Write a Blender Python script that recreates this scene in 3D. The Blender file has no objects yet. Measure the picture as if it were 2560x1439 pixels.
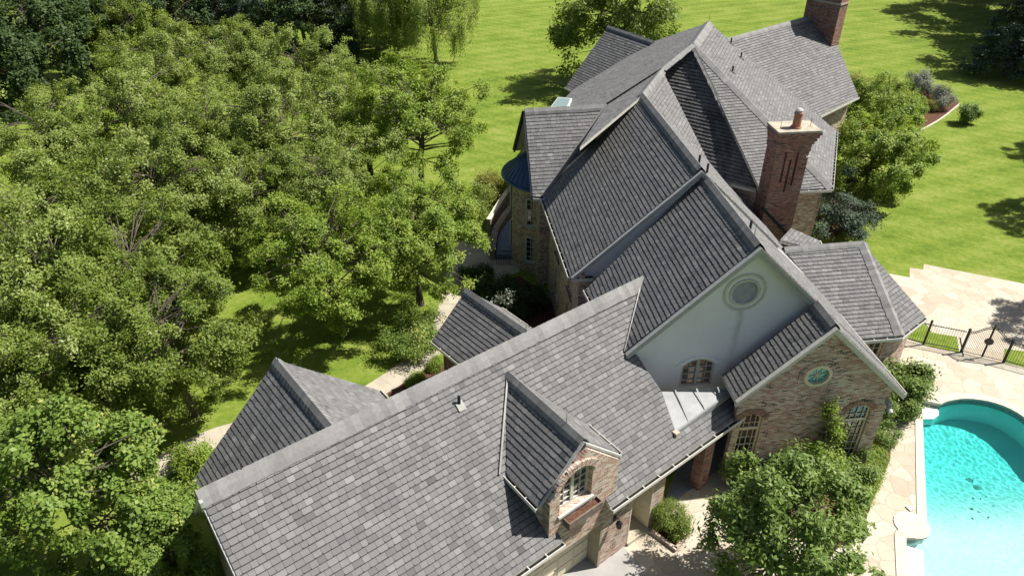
import bpy, bmesh, math, random
import numpy as np
from mathutils import Vector, Matrix
from mathutils.geometry import tessellate_polygon

# ------------------------------------------------------------------ camera, sky, sun, exposure
SC = bpy.context.scene
COL = SC.collection
CAM_H, CAM_PITCH, CAM_F = 22.0, math.radians(33.3), 1837.0
cam_data = bpy.data.cameras.new('camera')
cam_data.sensor_width = 36.0
cam_data.sensor_fit = 'HORIZONTAL'
cam_data.lens = 36.0 * CAM_F / 2560.0
cam_data.clip_end = 2000.0
cam = bpy.data.objects.new('camera', cam_data)
COL.objects.link(cam)
cam.location = (0, 0, CAM_H)
cam.rotation_euler = (math.pi / 2 - CAM_PITCH, 0, 0)
SC.camera = cam

SUN_EL, SUN_AZ = math.radians(54.5), math.radians(12.0)      # azimuth counted from +X towards +Y
SUN_DIR = Vector((math.cos(SUN_EL) * math.cos(SUN_AZ), math.cos(SUN_EL) * math.sin(SUN_AZ), math.sin(SUN_EL)))
world = bpy.data.worlds.new('World')
SC.world = world
world.use_nodes = True
wn = world.node_tree
sky = wn.nodes.new('ShaderNodeTexSky')
sky.sky_type = 'NISHITA'
sky.sun_disc = False
sky.dust_density = 2.5
sky.sun_elevation = SUN_EL
sky.sun_rotation = math.pi / 2 - SUN_AZ
wn.links.new(sky.outputs['Color'], wn.nodes['Background'].inputs['Color'])
wn.nodes['Background'].inputs['Strength'].default_value = 0.052
sun_data = bpy.data.lights.new('sun', 'SUN')
sun_data.energy = 5.0
sun_data.angle = math.radians(0.5)
sun_data.color = (1.0, 0.95, 0.87)
sun = bpy.data.objects.new('sun', sun_data)
COL.objects.link(sun)
sun.rotation_euler = SUN_DIR.to_track_quat('Z', 'Y').to_euler()
sun.location = (40, 10, 60)
SC.view_settings.view_transform = 'Standard'
SC.view_settings.look = 'None'
SC.view_settings.exposure = 0.88
SC.view_settings.gamma = 1.0
sun_data.cycles.is_caustics_light = True
SC.cycles.caustics_refractive = True
SC.cycles.max_bounces = 6
SC.cycles.transparent_max_bounces = 8
random.seed(7)
RNG = np.random.default_rng(7)

# ------------------------------------------------------------------ helpers
def ray(px, py):
    x = (px - 1280.0) / CAM_F
    y = (py - 719.5) / CAM_F
    s, c = math.sin(CAM_PITCH), math.cos(CAM_PITCH)
    return Vector((x, c - y * s, -(s + y * c)))
def at(px, py, z=0.0):                       # surveyed point of the photograph, at a known height
    d = ray(px, py)
    return Vector((0, 0, CAM_H)) + d * ((z - CAM_H) / d.z)
def on(px, py, pl):                          # surveyed point of the photograph, on a known plane
    d = ray(px, py)
    n, k = pl
    return Vector((0, 0, CAM_H)) + d * ((k - n.z * CAM_H) / n.dot(d))
def plane(a, b, c):
    n = (b - a).cross(c - a).normalized()
    if n.z < 0: n = -n
    return n, n.dot(a)
def azv(deg): return Vector((math.cos(math.radians(deg)), math.sin(math.radians(deg)), 0))
ZUP = Vector((0, 0, 1))

class MB:
    """collects faces, then becomes one mesh object"""
    def __init__(s): s.v, s.f, s.t, s.m = [], [], [], []
    def face(s, pts, tone=0.5, mi=0):
        i = len(s.v)
        s.v.extend([tuple(p) for p in pts])
        s.f.append(tuple(range(i, i + len(pts)))); s.t.append(tone); s.m.append(mi)
    def prism(s, pts, vec, tone=0.5, mi=0, caps=(1, 1)):
        pts = [Vector(p) for p in pts]; q = [p + vec for p in pts]; n = len(pts)
        if caps[0]: s.face(pts, tone, mi)
        if caps[1]: s.face(q[::-1], tone, mi)
        for i in range(n):
            j = (i + 1) % n
            s.face([pts[j], pts[i], q[i], q[j]], tone, mi)
    def box(s, o, a, b, c, tone=0.5, mi=0):     # corner + three edge vectors
        o = Vector(o); s.prism([o, o + a, o + a + b, o + b], c, tone, mi)
    def cbox(s, cx, cy, z0, lx, ly, h, deg=0, tone=0.5, mi=0):
        u, v = azv(deg), azv(deg + 90)
        s.box(Vector((cx, cy, z0)) - u * lx / 2 - v * ly / 2, u * lx, v * ly, ZUP * h, tone, mi)
    def tube(s, pts, rad, n=6, tone=0.5, mi=0, cap=True):
        pts = [Vector(p) for p in pts]
        if not hasattr(rad, '__len__'): rad = [rad] * len(pts)
        rings = []
        prev = None
        for i, p in enumerate(pts):
            d = (pts[min(i + 1, len(pts) - 1)] - pts[max(i - 1, 0)]).normalized()
            if prev is None:
                x = d.cross(ZUP)
                if x.length < 1e-3: x = Vector((1, 0, 0))
            else: x = prev - d * prev.dot(d)
            x.normalize(); prev = x
            y = d.cross(x)
            rings.append([p + (x * math.cos(2 * math.pi * k / n) + y * math.sin(2 * math.pi * k / n)) * rad[i] for k in range(n)])
        for a, b in zip(rings, rings[1:]):
            for k in range(n):
                l = (k + 1) % n
                s.face([a[k], a[l], b[l], b[k]], tone, mi)
        if cap:
            s.face(rings[0][::-1], tone, mi); s.face(rings[-1], tone, mi)
    def build(s, name, mats, parent=None, smooth=False, uv=True):
        me = bpy.data.meshes.new(name)
        me.from_pydata(s.v, [], s.f)
        if not isinstance(mats, (list, tuple)): mats = [mats]
        for m in mats: me.materials.append(m)
        me.polygons.foreach_set('material_index', s.m)
        a = me.attributes.new('tone', 'FLOAT', 'FACE'); a.data.foreach_set('value', s.t)
        if uv:
            lay = me.uv_layers.new(name='UVMap')
            co = np.array(s.v, dtype=float)
            out = np.zeros((len(me.loops), 2)); k = 0
            for f in s.f:
                p = co[list(f)]
                n = np.zeros(3)
                for i in range(len(f)): n += np.cross(p[i] - p[0], p[(i + 1) % len(f)] - p[0])
                l = np.linalg.norm(n); n = n / l if l > 1e-12 else np.array([0, 0, 1.])
                h = math.hypot(n[0], n[1])
                if h > 0.35:
                    t = np.array([-n[1], n[0]]) / h
                    out[k:k + len(f), 0] = p[:, 0] * t[0] + p[:, 1] * t[1]; out[k:k + len(f), 1] = p[:, 2]
                else: out[k:k + len(f)] = p[:, :2]
                k += len(f)
            lay.data.foreach_set('uv', out.ravel())
        if smooth: me.polygons.foreach_set('use_smooth', [True] * len(s.f))
        me.update()
        o = bpy.data.objects.new(name, me); COL.objects.link(o)
        if parent is not None: o.parent = parent
        return o

def tag(o, label=None, cat=None, group=None, kind=None):
    if label: o['label'] = label
    if cat: o['category'] = cat
    if group: o['group'] = group
    if kind: o['kind'] = kind
    return o
def empty(name, loc=(0, 0, 0), rz=0.0):
    o = bpy.data.objects.new(name, None); COL.objects.link(o)
    o.location = loc; o.rotation_euler = (0, 0, rz)
    o.empty_display_size = 0.3
    return o
def copy_tree(o, parent=None):
    c = o.copy(); COL.objects.link(c)
    if parent is not None: c.parent = parent
    for ch in [x for x in COL.objects if x.parent == o]: copy_tree(ch, c)
    return c

# ------------------------------------------------------------------ materials
def mat(name, rough=0.8, spec=0.3, metal=0.0):
    m = bpy.data.materials.new(name); m.use_nodes = True
    b = m.node_tree.nodes['Principled BSDF']
    b.inputs['Roughness'].default_value = rough
    b.inputs['Specular IOR Level'].default_value = spec
    b.inputs['Metallic'].default_value = metal
    return m, m.node_tree, b
def nd(t, typ, **kw):
    n = t.nodes.new(typ)
    for k, v in kw.items(): setattr(n, k, v)
    return n
def ramp(t, src, stops, interp='LINEAR'):
    r = nd(t, 'ShaderNodeValToRGB'); e = r.color_ramp.elements; r.color_ramp.interpolation = interp
    while len(e) < len(stops): e.new(0.5)
    for x, (p, c) in zip(e, stops): x.position = p; x.color = (*c, 1)
    t.links.new(src, r.inputs[0]); return r.outputs[0]
def noise(t, vec, scale, detail=4, rough=0.55, dist=0.0):
    n = nd(t, 'ShaderNodeTexNoise'); n.inputs['Scale'].default_value = scale
    n.inputs['Detail'].default_value = detail; n.inputs['Roughness'].default_value = rough; n.inputs['Distortion'].default_value = dist
    if vec is not None: t.links.new(vec, n.inputs['Vector'])
    return n.outputs['Fac']
def mix(t, fac, a, b, mode='MIX'):
    n = nd(t, 'ShaderNodeMix', data_type='RGBA', blend_type=mode)
    for sock, val in ((n.inputs[0], fac), (n.inputs[6], a), (n.inputs[7], b)):
        if hasattr(val, 'is_linked'): t.links.new(val, sock)
        else: sock.default_value = val if not isinstance(val, tuple) else (*val, 1)
    return n.outputs[2]
def mth(t, op, a, b=None, clamp=False):
    n = nd(t, 'ShaderNodeMath', operation=op); n.use_clamp = clamp
    for i, v in enumerate((a, b)):
        if v is None: continue
        if hasattr(v, 'is_linked'): t.links.new(v, n.inputs[i])
        else: n.inputs[i].default_value = v
    return n.outputs[0]
def bump(t, b, h, strength=0.3, dist=0.02):
    n = nd(t, 'ShaderNodeBump'); n.inputs['Strength'].default_value = strength; n.inputs['Distance'].default_value = dist
    t.links.new(h, n.inputs['Height']); t.links.new(n.outputs[0], b.inputs['Normal'])
def pos(t): return nd(t, 'ShaderNodeNewGeometry').outputs['Position']
def attr(t, name='tone'): return nd(t, 'ShaderNodeAttribute', attribute_name=name).outputs['Fac']

def plain(name, c, rough=0.7, spec=0.3, metal=0.0, var=0.25, scale=6.0):
    m, t, b = mat(name, rough, spec, metal)
    f = noise(t, pos(t), scale, 5)
    lo = tuple(x * (1 - var) for x in c); hi = tuple(min(1, x * (1 + var * 0.7)) for x in c)
    t.links.new(ramp(t, f, [(0.3, lo), (0.7, hi)]), b.inputs['Base Color'])
    bump(t, b, noise(t, pos(t), scale * 8, 3), 0.15, 0.01)
    return m
M = {}
def make_materials():
    # shingles: every tab carries its own tone
    m, t, b = mat('slate_grey_shingle', 0.78, 0.35); a = attr(t)
    c = ramp(t, a, [(0.0, (.040, .040, .041)), (0.35, (.118, .118, .119)), (0.62, (.156, .156, .156)), (1.0, (.240, .239, .235))])
    g = noise(t, pos(t), 60, 3)
    c = mix(t, 0.55, c, ramp(t, g, [(0.25, (.55, .55, .55)), (0.75, (1.2, 1.2, 1.2))]), 'MULTIPLY')
    big = noise(t, pos(t), 0.9, 4)
    c = mix(t, 0.5, c, ramp(t, big, [(0.3, (.78, .78, .8)), (0.7, (1.12, 1.12, 1.1))]), 'MULTIPLY')
    t.links.new(c, b.inputs['Base Color']); bump(t, b, g, 0.35, 0.01); M['shingle'] = m
    # same shingles with black algae streaks
    m2 = m.copy(); m2.name = 'stained_shingle'; t = m2.node_tree; b = t.nodes['Principled BSDF']
    src = b.inputs['Base Color'].links[0].from_socket
    mp = nd(t, 'ShaderNodeMapping'); mp.inputs['Scale'].default_value = (1.0, 0.45, 0.45); t.links.new(pos(t), mp.inputs[0])
    st = noise(t, mp.outputs[0], 0.9, 5, 0.7)
    t.links.new(mix(t, 1.0, src, ramp(t, st, [(0.36, (.45, .45, .46)), (0.56, (1, 1, 1))]), 'MULTIPLY'), b.inputs['Base Color'])
    M['shingle_stained'] = m2
    # ridge caps
    m, t, b = mat('ridge_cap_shingle', 0.75, 0.35)
    c = ramp(t, attr(t), [(0, (.135, .135, .135)), (1, (.215, .215, .212))])
    t.links.new(mix(t, 0.6, c, ramp(t, noise(t, pos(t), 9, 5), [(0.3, (.75, .75, .76)), (0.7, (1.15, 1.15, 1.13))]), 'MULTIPLY'), b.inputs['Base Color'])
    M['cap'] = m
    # old brick with lime wash
    def brick(name, tones, mortar, wash, washcol):
        m, t, b = mat(name, 0.9, 0.15)
        uv = nd(t, 'ShaderNodeUVMap', uv_map='UVMap').outputs[0]
        br = nd(t, 'ShaderNodeTexBrick'); br.offset = 0.5
        br.inputs['Color1'].default_value = (0, 0, 0, 1); br.inputs['Color2'].default_value = (1, 1, 1, 1)
        br.inputs['Mortar'].default_value = (0.5, 0.5, 0.5, 1)
        br.inputs['Scale'].default_value = 1.0; br.inputs['Mortar Size'].default_value = 0.009; br.inputs['Mortar Smooth'].default_value = 0.2
        br.inputs['Brick Width'].default_value = 0.22; br.inputs['Row Height'].default_value = 0.066; br.inputs['Bias'].default_value = 0.0
        t.links.new(uv, br.inputs['Vector'])
        c = ramp(t, br.outputs['Color'], tones, 'CONSTANT')
        n1 = noise(t, pos(t), 1.6, 6, 0.65)
        n2 = noise(t, pos(t), 22, 4, 0.6)
        c = mix(t, 0.45, c, ramp(t, n2, [(0.3, (.6, .6, .6)), (0.7, (1.3, 1.3, 1.3))]), 'MULTIPLY')
        wf = mth(t, 'MULTIPLY', ramp(t, mth(t, 'ADD', mth(t, 'MULTIPLY', n1, 0.55), mth(t, 'MULTIPLY', n2, 0.45)), [(wash[0], (0, 0, 0)), (wash[1], (1, 1, 1))]), wash[2])
        c = mix(t, wf, c, washcol)
        c = mix(t, br.outputs['Fac'], c, mortar)
        t.links.new(c, b.inputs['Base Color'])
        bump(t, b, mth(t, 'SUBTRACT', mth(t, 'MULTIPLY', n2, 0.4), br.outputs['Fac']), 0.6, 0.012)
        return m
    M['brick'] = brick('washed_old_brick', [(0, (.045, .035, .032)), (.09, (.29, .135, .095)), (.34, (.40, .25, .19)), (.56, (.46, .37, .30)), (.74, (.31, .18, .135)), (.86, (.52, .45, .38))],
                       (.52, .47, .41), (.46, .74, .5), (.54, .49, .42))
    M['brick_red'] = brick('dark_red_brick', [(0, (.02, .017, .017)), (.12, (.19, .062, .042)), (.45, (.26, .095, .062)), (.7, (.13, .05, .04)), (.88, (.30, .17, .125))],
                           (.30, .245, .21), (.46, .70, .5), (.36, .31, .27))
    M['brick_mid'] = brick('warm_brick', [(0, (.03, .022, .02)), (.08, (.20, .085, .05)), (.4, (.27, .13, .08)), (.7, (.32, .20, .135)), (.88, (.17, .085, .055))],
                           (.38, .34, .29), (.5, .75, .4), (.42, .37, .31))
    m, t, b = mat('pale_stucco', 0.9, 0.2)  # pale grey-white stucco in its own colour
    n1 = noise(t, pos(t), 0.8, 5, 0.6)
    mp = nd(t, 'ShaderNodeMapping'); mp.inputs['Scale'].default_value = (3.5, 3.5, 0.35); t.links.new(pos(t), mp.inputs[0])
    n3 = noise(t, mp.outputs[0], 1.0, 5, 0.7)
    c = ramp(t, n1, [(0.3, (.68, .695, .70)), (0.7, (.74, .75, .755))])
    c = mix(t, 0.5, c, ramp(t, n3, [(0.25, (.80, .80, .77)), (0.42, (1, 1, 1))]), 'MULTIPLY')
    t.links.new(c, b.inputs['Base Color']); bump(t, b, noise(t, pos(t), 45, 4), 0.3, 0.01); M['stucco'] = m
    M['trim'] = plain('pale_painted_trim', (.50, .49, .44), 0.6, var=.15)
    M['trim_grey'] = plain('grey_painted_trim', (.36, .37, .36), 0.6, var=.15)
    M['cream'] = plain('cream_painted_wood', (.58, .52, .38), 0.55, var=.12)
    M['tan'] = plain('tan_painted_wood', (.30, .26, .18), 0.6, var=.15)
    M['gutter'] = plain('painted_gutter_metal', (.52, .51, .47), 0.4, .5, var=.12)
    M['debris_shade'] = plain('gutter_dirt_and_shade', (.018, .02, .018), 0.95, .1)  # near-black: trough dirt, with the shade inside it put into the colour
    M['bronze'] = plain('dark_bronze_metal', (.022, .030, .042), 0.32, .6, .55, var=.2, scale=2)
    M['bluemetal'] = plain('blue_grey_seamed_metal', (.035, .075, .125), 0.35, .6, .2, var=.2, scale=2)
    M['lead'] = plain('pale_sheet_metal', (.22, .23, .235), 0.55, .5, .1, var=.18, scale=2.5)
    M['flash'] = plain('valley_flashing_metal', (.10, .103, .098), 0.45, .5, .3, var=.15)
    M['iron'] = plain('black_wrought_iron', (.012, .011, .010), 0.45, .5)
    M['terracotta'] = plain('terracotta_flue', (.36, .17, .10), 0.8)
    M['capstone'] = plain('weathered_cement_cap', (.36, .325, .255), 0.9, var=.3, scale=3)
    M['planterwood'] = plain('weathered_red_wood', (.15, .115, .095), 0.85, var=.35)
    M['soil'] = plain('brown_bark_mulch', (.10, .052, .034), 1.0, .1, var=.5, scale=14)
    M['white'] = plain('white_plaster', (.80, .80, .78), 0.6, var=.05)
    M['tile'] = plain('grey_green_pool_tile', (.17, .23, .20), 0.35, .5, var=.25, scale=10)
    M['darkroom'] = plain('unlit_interior', (.02, .02, .02), 1.0, .05)
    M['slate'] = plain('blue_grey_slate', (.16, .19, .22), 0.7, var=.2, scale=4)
    M['rubble'] = plain('old_stone_wall', (.26, .22, .17), 0.95, var=.45, scale=5)
    m, t, b = mat('dark_window_glass', 0.04, 0.9)
    b.inputs['Base Color'].default_value = (.012, .016, .016, 1); b.inputs['Coat Weight'].default_value = 0.6; b.inputs['Coat Roughness'].default_value = 0.03
    bump(t, b, noise(t, pos(t), 2.2, 2), 0.04, 0.05); M['glass'] = m
    m, t, b = mat('warm_reflection_glass', 0.08, 0.8)  # brick-coloured reflection painted into the base colour of these panes
    t.links.new(ramp(t, noise(t, pos(t), 1.5, 3), [(0.38, (.30, .18, .12)), (0.62, (.11, .10, .09))]), b.inputs['Base Color']); M['glass_warm'] = m
    m, t, b = mat('turquoise_glass', 0.06, 0.9)
    t.links.new(ramp(t, noise(t, pos(t), 2.5, 3), [(0.35, (.05, .26, .23)), (0.65, (.13, .42, .37))]), b.inputs['Base Color']); M['glass_teal'] = m
    m, t, b = mat('skylight_glass', 0.1, 0.9)
    b.inputs['Base Color'].default_value = (.30, .40, .47, 1); b.inputs['Roughness'].default_value = .3; M['glass_sky'] = m
    # lawn with mowing stripes
    m, t, b = mat('mown_lawn', 0.95, 0.1)
    p = pos(t)
    sep = nd(t, 'ShaderNodeSeparateXYZ'); t.links.new(p, sep.inputs[0])
    def stripes(deg, width):
        u = mth(t, 'ADD', mth(t, 'MULTIPLY', sep.outputs[0], math.cos(math.radians(deg)) * math.pi / width), mth(t, 'MULTIPLY', sep.outputs[1], math.sin(math.radians(deg)) * math.pi / width))
        return mth(t, 'SINE', mth(t, 'ADD', u, mth(t, 'MULTIPLY', noise(t, p, 0.12, 2), 1.2)))
    st = mth(t, 'ADD', mth(t, 'MULTIPLY', stripes(58, 0.62), 0.45), mth(t, 'MULTIPLY', stripes(112, 1.1), 0.6))
    n1 = noise(t, p, 0.28, 5, 0.6); n2 = noise(t, p, 3.0, 5, 0.65); n3 = noise(t, p, 26, 3, 0.7)
    f = mth(t, 'ADD', mth(t, 'ADD', mth(t, 'MULTIPLY', n1, 0.5), mth(t, 'MULTIPLY', n2, 0.55)), mth(t, 'MULTIPLY', st, 0.06))
    c = ramp(t, f, [(0.33, (.068, .115, .014)), (0.46, (.112, .168, .022)), (0.57, (.155, .205, .034)), (0.68, (.205, .235, .062))])
    c = mix(t, 0.75, c, ramp(t, n3, [(0.25, (.45, .5, .4)), (0.75, (1.45, 1.4, 1.4))]), 'MULTIPLY')
    dry = ramp(t, noise(t, p, 0.55, 6, 0.7), [(0.60, (0, 0, 0)), (0.74, (1, 1, 1))])
    c = mix(t, mth(t, 'MULTIPLY', dry, 0.45), c, (.22, .20, .07))
    t.links.new(c, b.inputs['Base Color']); bump(t, b, mth(t, 'ADD', n3, n2), 0.5, 0.05); M['lawn'] = m
    # flagstone
    def flag(name, scale, cols, joint):
        m, t, b = mat(name, 0.85, 0.25); p = pos(t)
        ds = nd(t, 'ShaderNodeTexNoise'); ds.inputs['Scale'].default_value = 1.1; ds.inputs['Detail'].default_value = 2; t.links.new(p, ds.inputs['Vector'])
        wv = nd(t, 'ShaderNodeVectorMath', operation='MULTIPLY_ADD'); wv.inputs[1].default_value = (.45, .45, 0); t.links.new(ds.outputs['Color'], wv.inputs[0]); t.links.new(p, wv.inputs[2])
        mp = nd(t, 'ShaderNodeMapping'); mp.inputs['Scale'].default_value = (1, 1, 0); t.links.new(wv.outputs[0], mp.inputs[0])
        vs = []
        for feat in ('F1', 'DISTANCE_TO_EDGE'):
            v = nd(t, 'ShaderNodeTexVoronoi', feature=feat, voronoi_dimensions='2D'); v.inputs['Scale'].default_value = scale; v.inputs['Randomness'].default_value = 0.95
            t.links.new(mp.outputs[0], v.inputs['Vector']); vs.append(v)
        sx = nd(t, 'ShaderNodeSeparateColor'); t.links.new(vs[0].outputs['Color'], sx.inputs[0])
        c = ramp(t, sx.outputs[0], cols)
        c = mix(t, 0.5, c, ramp(t, noise(t, p, 2.3, 6, 0.65), [(0.3, (.82, .76, .70)), (0.7, (1.1, 1.1, 1.12))]), 'MULTIPLY')
        jf = ramp(t, vs[1].outputs['Distance'], [(0.008, (1, 1, 1)), (0.03, (0, 0, 0))])
        c = mix(t, mth(t, 'MULTIPLY', jf, 0.7), c, joint)
        t.links.new(c, b.inputs['Base Color'])
        bump(t, b, mth(t, 'SUBTRACT', mth(t, 'MULTIPLY', noise(t, p, 9, 4), 0.3), jf), 0.4, 0.015)
        return m
    M['flag'] = flag('buff_flagstone', 1.45, [(0, (.375, .315, .245)), (.3, (.40, .36, .285)), (.65, (.42, .39, .315)), (1, (.44, .42, .35))], (.28, .245, .19))
    M['coping'] = plain('pale_limestone_coping', (.47, .44, .365), 0.8, var=.1, scale=2)
    M['concrete'] = plain('pale_concrete', (.36, .325, .255), 0.9, var=.16, scale=1.4)
    M['drive'] = plain('grey_concrete_drive', (.30, .295, .28), 0.9, var=.14, scale=1.2)
    # pool floor and water
    m, t, b = mat('pool_plaster', 0.8, 0.2); p = pos(t)
    t.links.new(ramp(t, noise(t, p, 0.9, 4), [(0.3, (.58, .64, .62)), (0.7, (.65, .70, .68))]), b.inputs['Base Color']); M['plaster'] = m
    # clear water: refracts, and takes out more red the deeper it stands (the 'tone' of the mesh is the depth)
    m = bpy.data.materials.new('pool_water'); m.use_nodes = True; t = m.node_tree; t.nodes.clear()
    out = nd(t, 'ShaderNodeOutputMaterial'); gl = nd(t, 'ShaderNodeBsdfGlass')
    gl.inputs['IOR'].default_value = 1.33; gl.inputs['Roughness'].default_value = 0.0
    t.links.new(ramp(t, attr(t), [(k / 8, tuple(math.exp(-c * 2.2 * k / 8) for c in (.66, .05, .065))) for k in range(9)]), gl.inputs['Color'])
    t.links.new(gl.outputs[0], out.inputs[0])
    M['water'] = m
    # foliage: leaf tone per face, light shines through
    def leaf(name, cols, rough=0.55, spec=0.3, trans=0.36):
        m, t, b = mat(name, rough, spec)
        c = ramp(t, attr(t), [(i / (len(cols) - 1), x) for i, x in enumerate(cols)])
        t.links.new(c, b.inputs['Base Color'])
        tl = nd(t, 'ShaderNodeBsdfTranslucent')
        t.links.new(mix(t, 1.0, c, (1.5, 1.5, 0.7), 'MULTIPLY'), tl.inputs[0])
        mx = nd(t, 'ShaderNodeMixShader'); mx.inputs[0].default_value = trans
        t.links.new(b.outputs[0], mx.inputs[1]); t.links.new(tl.outputs[0], mx.inputs[2])
        t.links.new(mx.outputs[0], t.nodes['Material Output'].inputs[0]); return m
    M['leaf_olive'] = leaf('olive_green_leaves', [(.056, .092, .013), (.150, .212, .034), (.230, .292, .066), (.37, .405, .20)])
    M['leaf_yellow'] = leaf('yellow_green_leaves', [(.070, .118, .012), (.155, .238, .026), (.225, .305, .045), (.34, .38, .10)])
    M['leaf_mid'] = leaf('mid_green_leaves', [(.044, .080, .010), (.112, .168, .021), (.180, .238, .040), (.26, .30, .10)])
    M['leaf_maple'] = leaf('fresh_green_leaves', [(.060, .105, .016), (.130, .205, .034), (.190, .270, .060), (.37, .39, .10)])
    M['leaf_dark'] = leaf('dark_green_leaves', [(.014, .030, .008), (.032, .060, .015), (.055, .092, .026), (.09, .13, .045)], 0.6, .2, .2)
    M['leaf_glossy'] = leaf('glossy_evergreen_leaves', [(.050, .090, .016), (.110, .175, .034), (.165, .235, .058), (.26, .32, .12)], 0.5, .25, .3)
    M['leaf_grey'] = leaf('silver_grey_leaves', [(0.084, 0.102, 0.072), (0.156, 0.180, 0.144), (0.240, 0.264, 0.216), (0.360, 0.384, 0.336)], .6, .3, .2)
    M['leaf_spruce'] = leaf('blue_green_needles', [(.013, .028, .014), (.030, .056, .030), (.058, .090, .052), (.09, .125, .085)], .6, .3, .1)
    M['leaf_rust'] = leaf('yellow_and_rust_leaves', [(.08, .085, .014), (.15, .17, .03), (.22, .21, .035), (.28, .16, .05)])
    M['petal'] = plain('white_petals', (.75, .74, .68), .7, var=.05)
    m, t, b = mat('grey_bark', 0.95, 0.15)
    mp = nd(t, 'ShaderNodeMapping'); mp.inputs['Scale'].default_value = (6, 6, 1.2); t.links.new(pos(t), mp.inputs[0])
    f = noise(t, mp.outputs[0], 3, 6, 0.7)
    t.links.new(ramp(t, f, [(0.3, (.045, .037, .028)), (0.7, (.17, .145, .115))]), b.inputs['Base Color']); bump(t, b, f, .8, .03); M['bark'] = m
    M['trap'] = M['bark']
make_materials()

# ------------------------------------------------------------------ the house: roof builders
house = tag(empty('brick_house', at(1750, 700, 0)), 'large old brick house with many grey shingled gables, a pale stucco gable and brick chimneys', 'house')
HINV = Matrix.Translation(-house.location)
def hb(mb, name, mats, parent=None, **k):        # build a part of the house (vertices are in world space)
    o = mb.build(name, mats, None, **k)
    o.parent = parent or house
    if parent is None: o.matrix_parent_inverse = HINV
    return o

def clip_convex(sub, clip):
    """Sutherland-Hodgman: polygon sub clipped by convex polygon clip (both 2-D, clip counter-clockwise)"""
    out = sub
    for i in range(len(clip)):
        ax, ay = clip[i]; bx, by = clip[(i + 1) % len(clip)]
        ex, ey = bx - ax, by - ay
        inp, out = out, []
        if not inp: return []
        px, py = inp[-1]; pd = ex * (py - ay) - ey * (px - ax)
        for qx, qy in inp:
            qd = ex * (qy - ay) - ey * (qx - ax)
            if (qd >= 0) != (pd >= 0):
                k = pd / (pd - qd); out.append((px + (qx - px) * k, py + (qy - py) * k))
            if qd >= 0: out.append((qx, qy))
            px, py, pd = qx, qy, qd
    return out
def area2(p): return sum(p[i][0] * p[(i + 1) % len(p)][1] - p[(i + 1) % len(p)][0] * p[i][1] for i in range(len(p)))

def shingles(mb, pts, expo=0.192, wid=0.235, tk=0.019, down=None, rnd=None):
    pts = [Vector(p) for p in pts]
    rnd = rnd or random.Random(int(abs(pts[0].x * 1000 + pts[0].y * 77)))
    n = Vector((0, 0, 0))
    for i in range(1, len(pts) - 1): n += (pts[i] - pts[0]).cross(pts[i + 1] - pts[0])
    n.normalize()
    if n.z < 0: n = -n
    o = pts[0]
    if down is None: down = Vector((n.x * n.z, n.y * n.z, -(n.x ** 2 + n.y ** 2)))
    down = (down - n * down.dot(n)).normalized()
    al = n.cross(down)
    P = [((p - o).dot(al), (p - o).dot(down)) for p in pts]
    if area2(P) < 0: P = P[::-1]
    s0, s1 = min(p[0] for p in P), max(p[0] for p in P)
    t0, t1 = min(p[1] for p in P), max(p[1] for p in P)
    rows = int(math.ceil((t1 - t0) / expo))
    for r in range(rows):
        b = t1 - r * expo; a = b - expo
        s = s0 - rnd.random() * wid
        while s < s1:
            w = wid * rnd.choice((0.8, 0.95, 1.0, 1.1, 1.25))
            x = rnd.random()
            tone = min(1, max(0, rnd.gauss(0.53, 0.095) if x < .84 else rnd.gauss(0.72, .08) if x < .90 else rnd.gauss(0.34, .06)))
            c = rnd.choice((0.010, 0.014, 0.03, 0.036)); j = rnd.uniform(-.006, .006)
            bb = b + j; k = tk * rnd.uniform(.88, 1.12); g = 0.0035; a1 = a + .028
            tab = [(s + g, a1), (s + w - g, a1), (s + w - g, bb - c * .7), (s + w - g - c, bb), (s + g + c, bb), (s + g, bb - c * .7)]
            q = clip_convex(P, tab)
            s += w
            if len(q) < 3 or abs(area2(q)) < 2e-3: continue
            top = [o + al * u + down * v + n * (0.004 + k * (v - a) / expo) for u, v in q]
            low = [o + al * u + down * v - n * 0.004 for u, v in q]
            if area2(q) < 0: top, low = top[::-1], low[::-1]
            if (top[1] - top[0]).cross(top[2] - top[1]).dot(n) < 0: top, low = top[::-1], low[::-1]
            mb.face(top, tone)
            m = len(top)
            for i in range(m):
                l = (i + 1) % m
                mb.face([top[l], top[i], low[i], low[l]], tone * .6)
    return n

def roof(pts, slab=0.16, mat='shingle', down=None, slabmat='trim', **k):
    mb = MB()
    n = shingles(mb, pts, down=down, **k)
    base = [Vector(p) - n * 0.006 for p in pts]
    if (base[1] - base[0]).cross(base[2] - base[1]).z > 0: base = base[::-1]
    mb.prism(base[::-1], Vector((0, 0, -slab)), .45, 1, caps=(0, 1))
    mb.face(base[::-1], .0, 0)
    return hb(mb, 'roof', [M[mat], M[slabmat]], uv=False)

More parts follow.
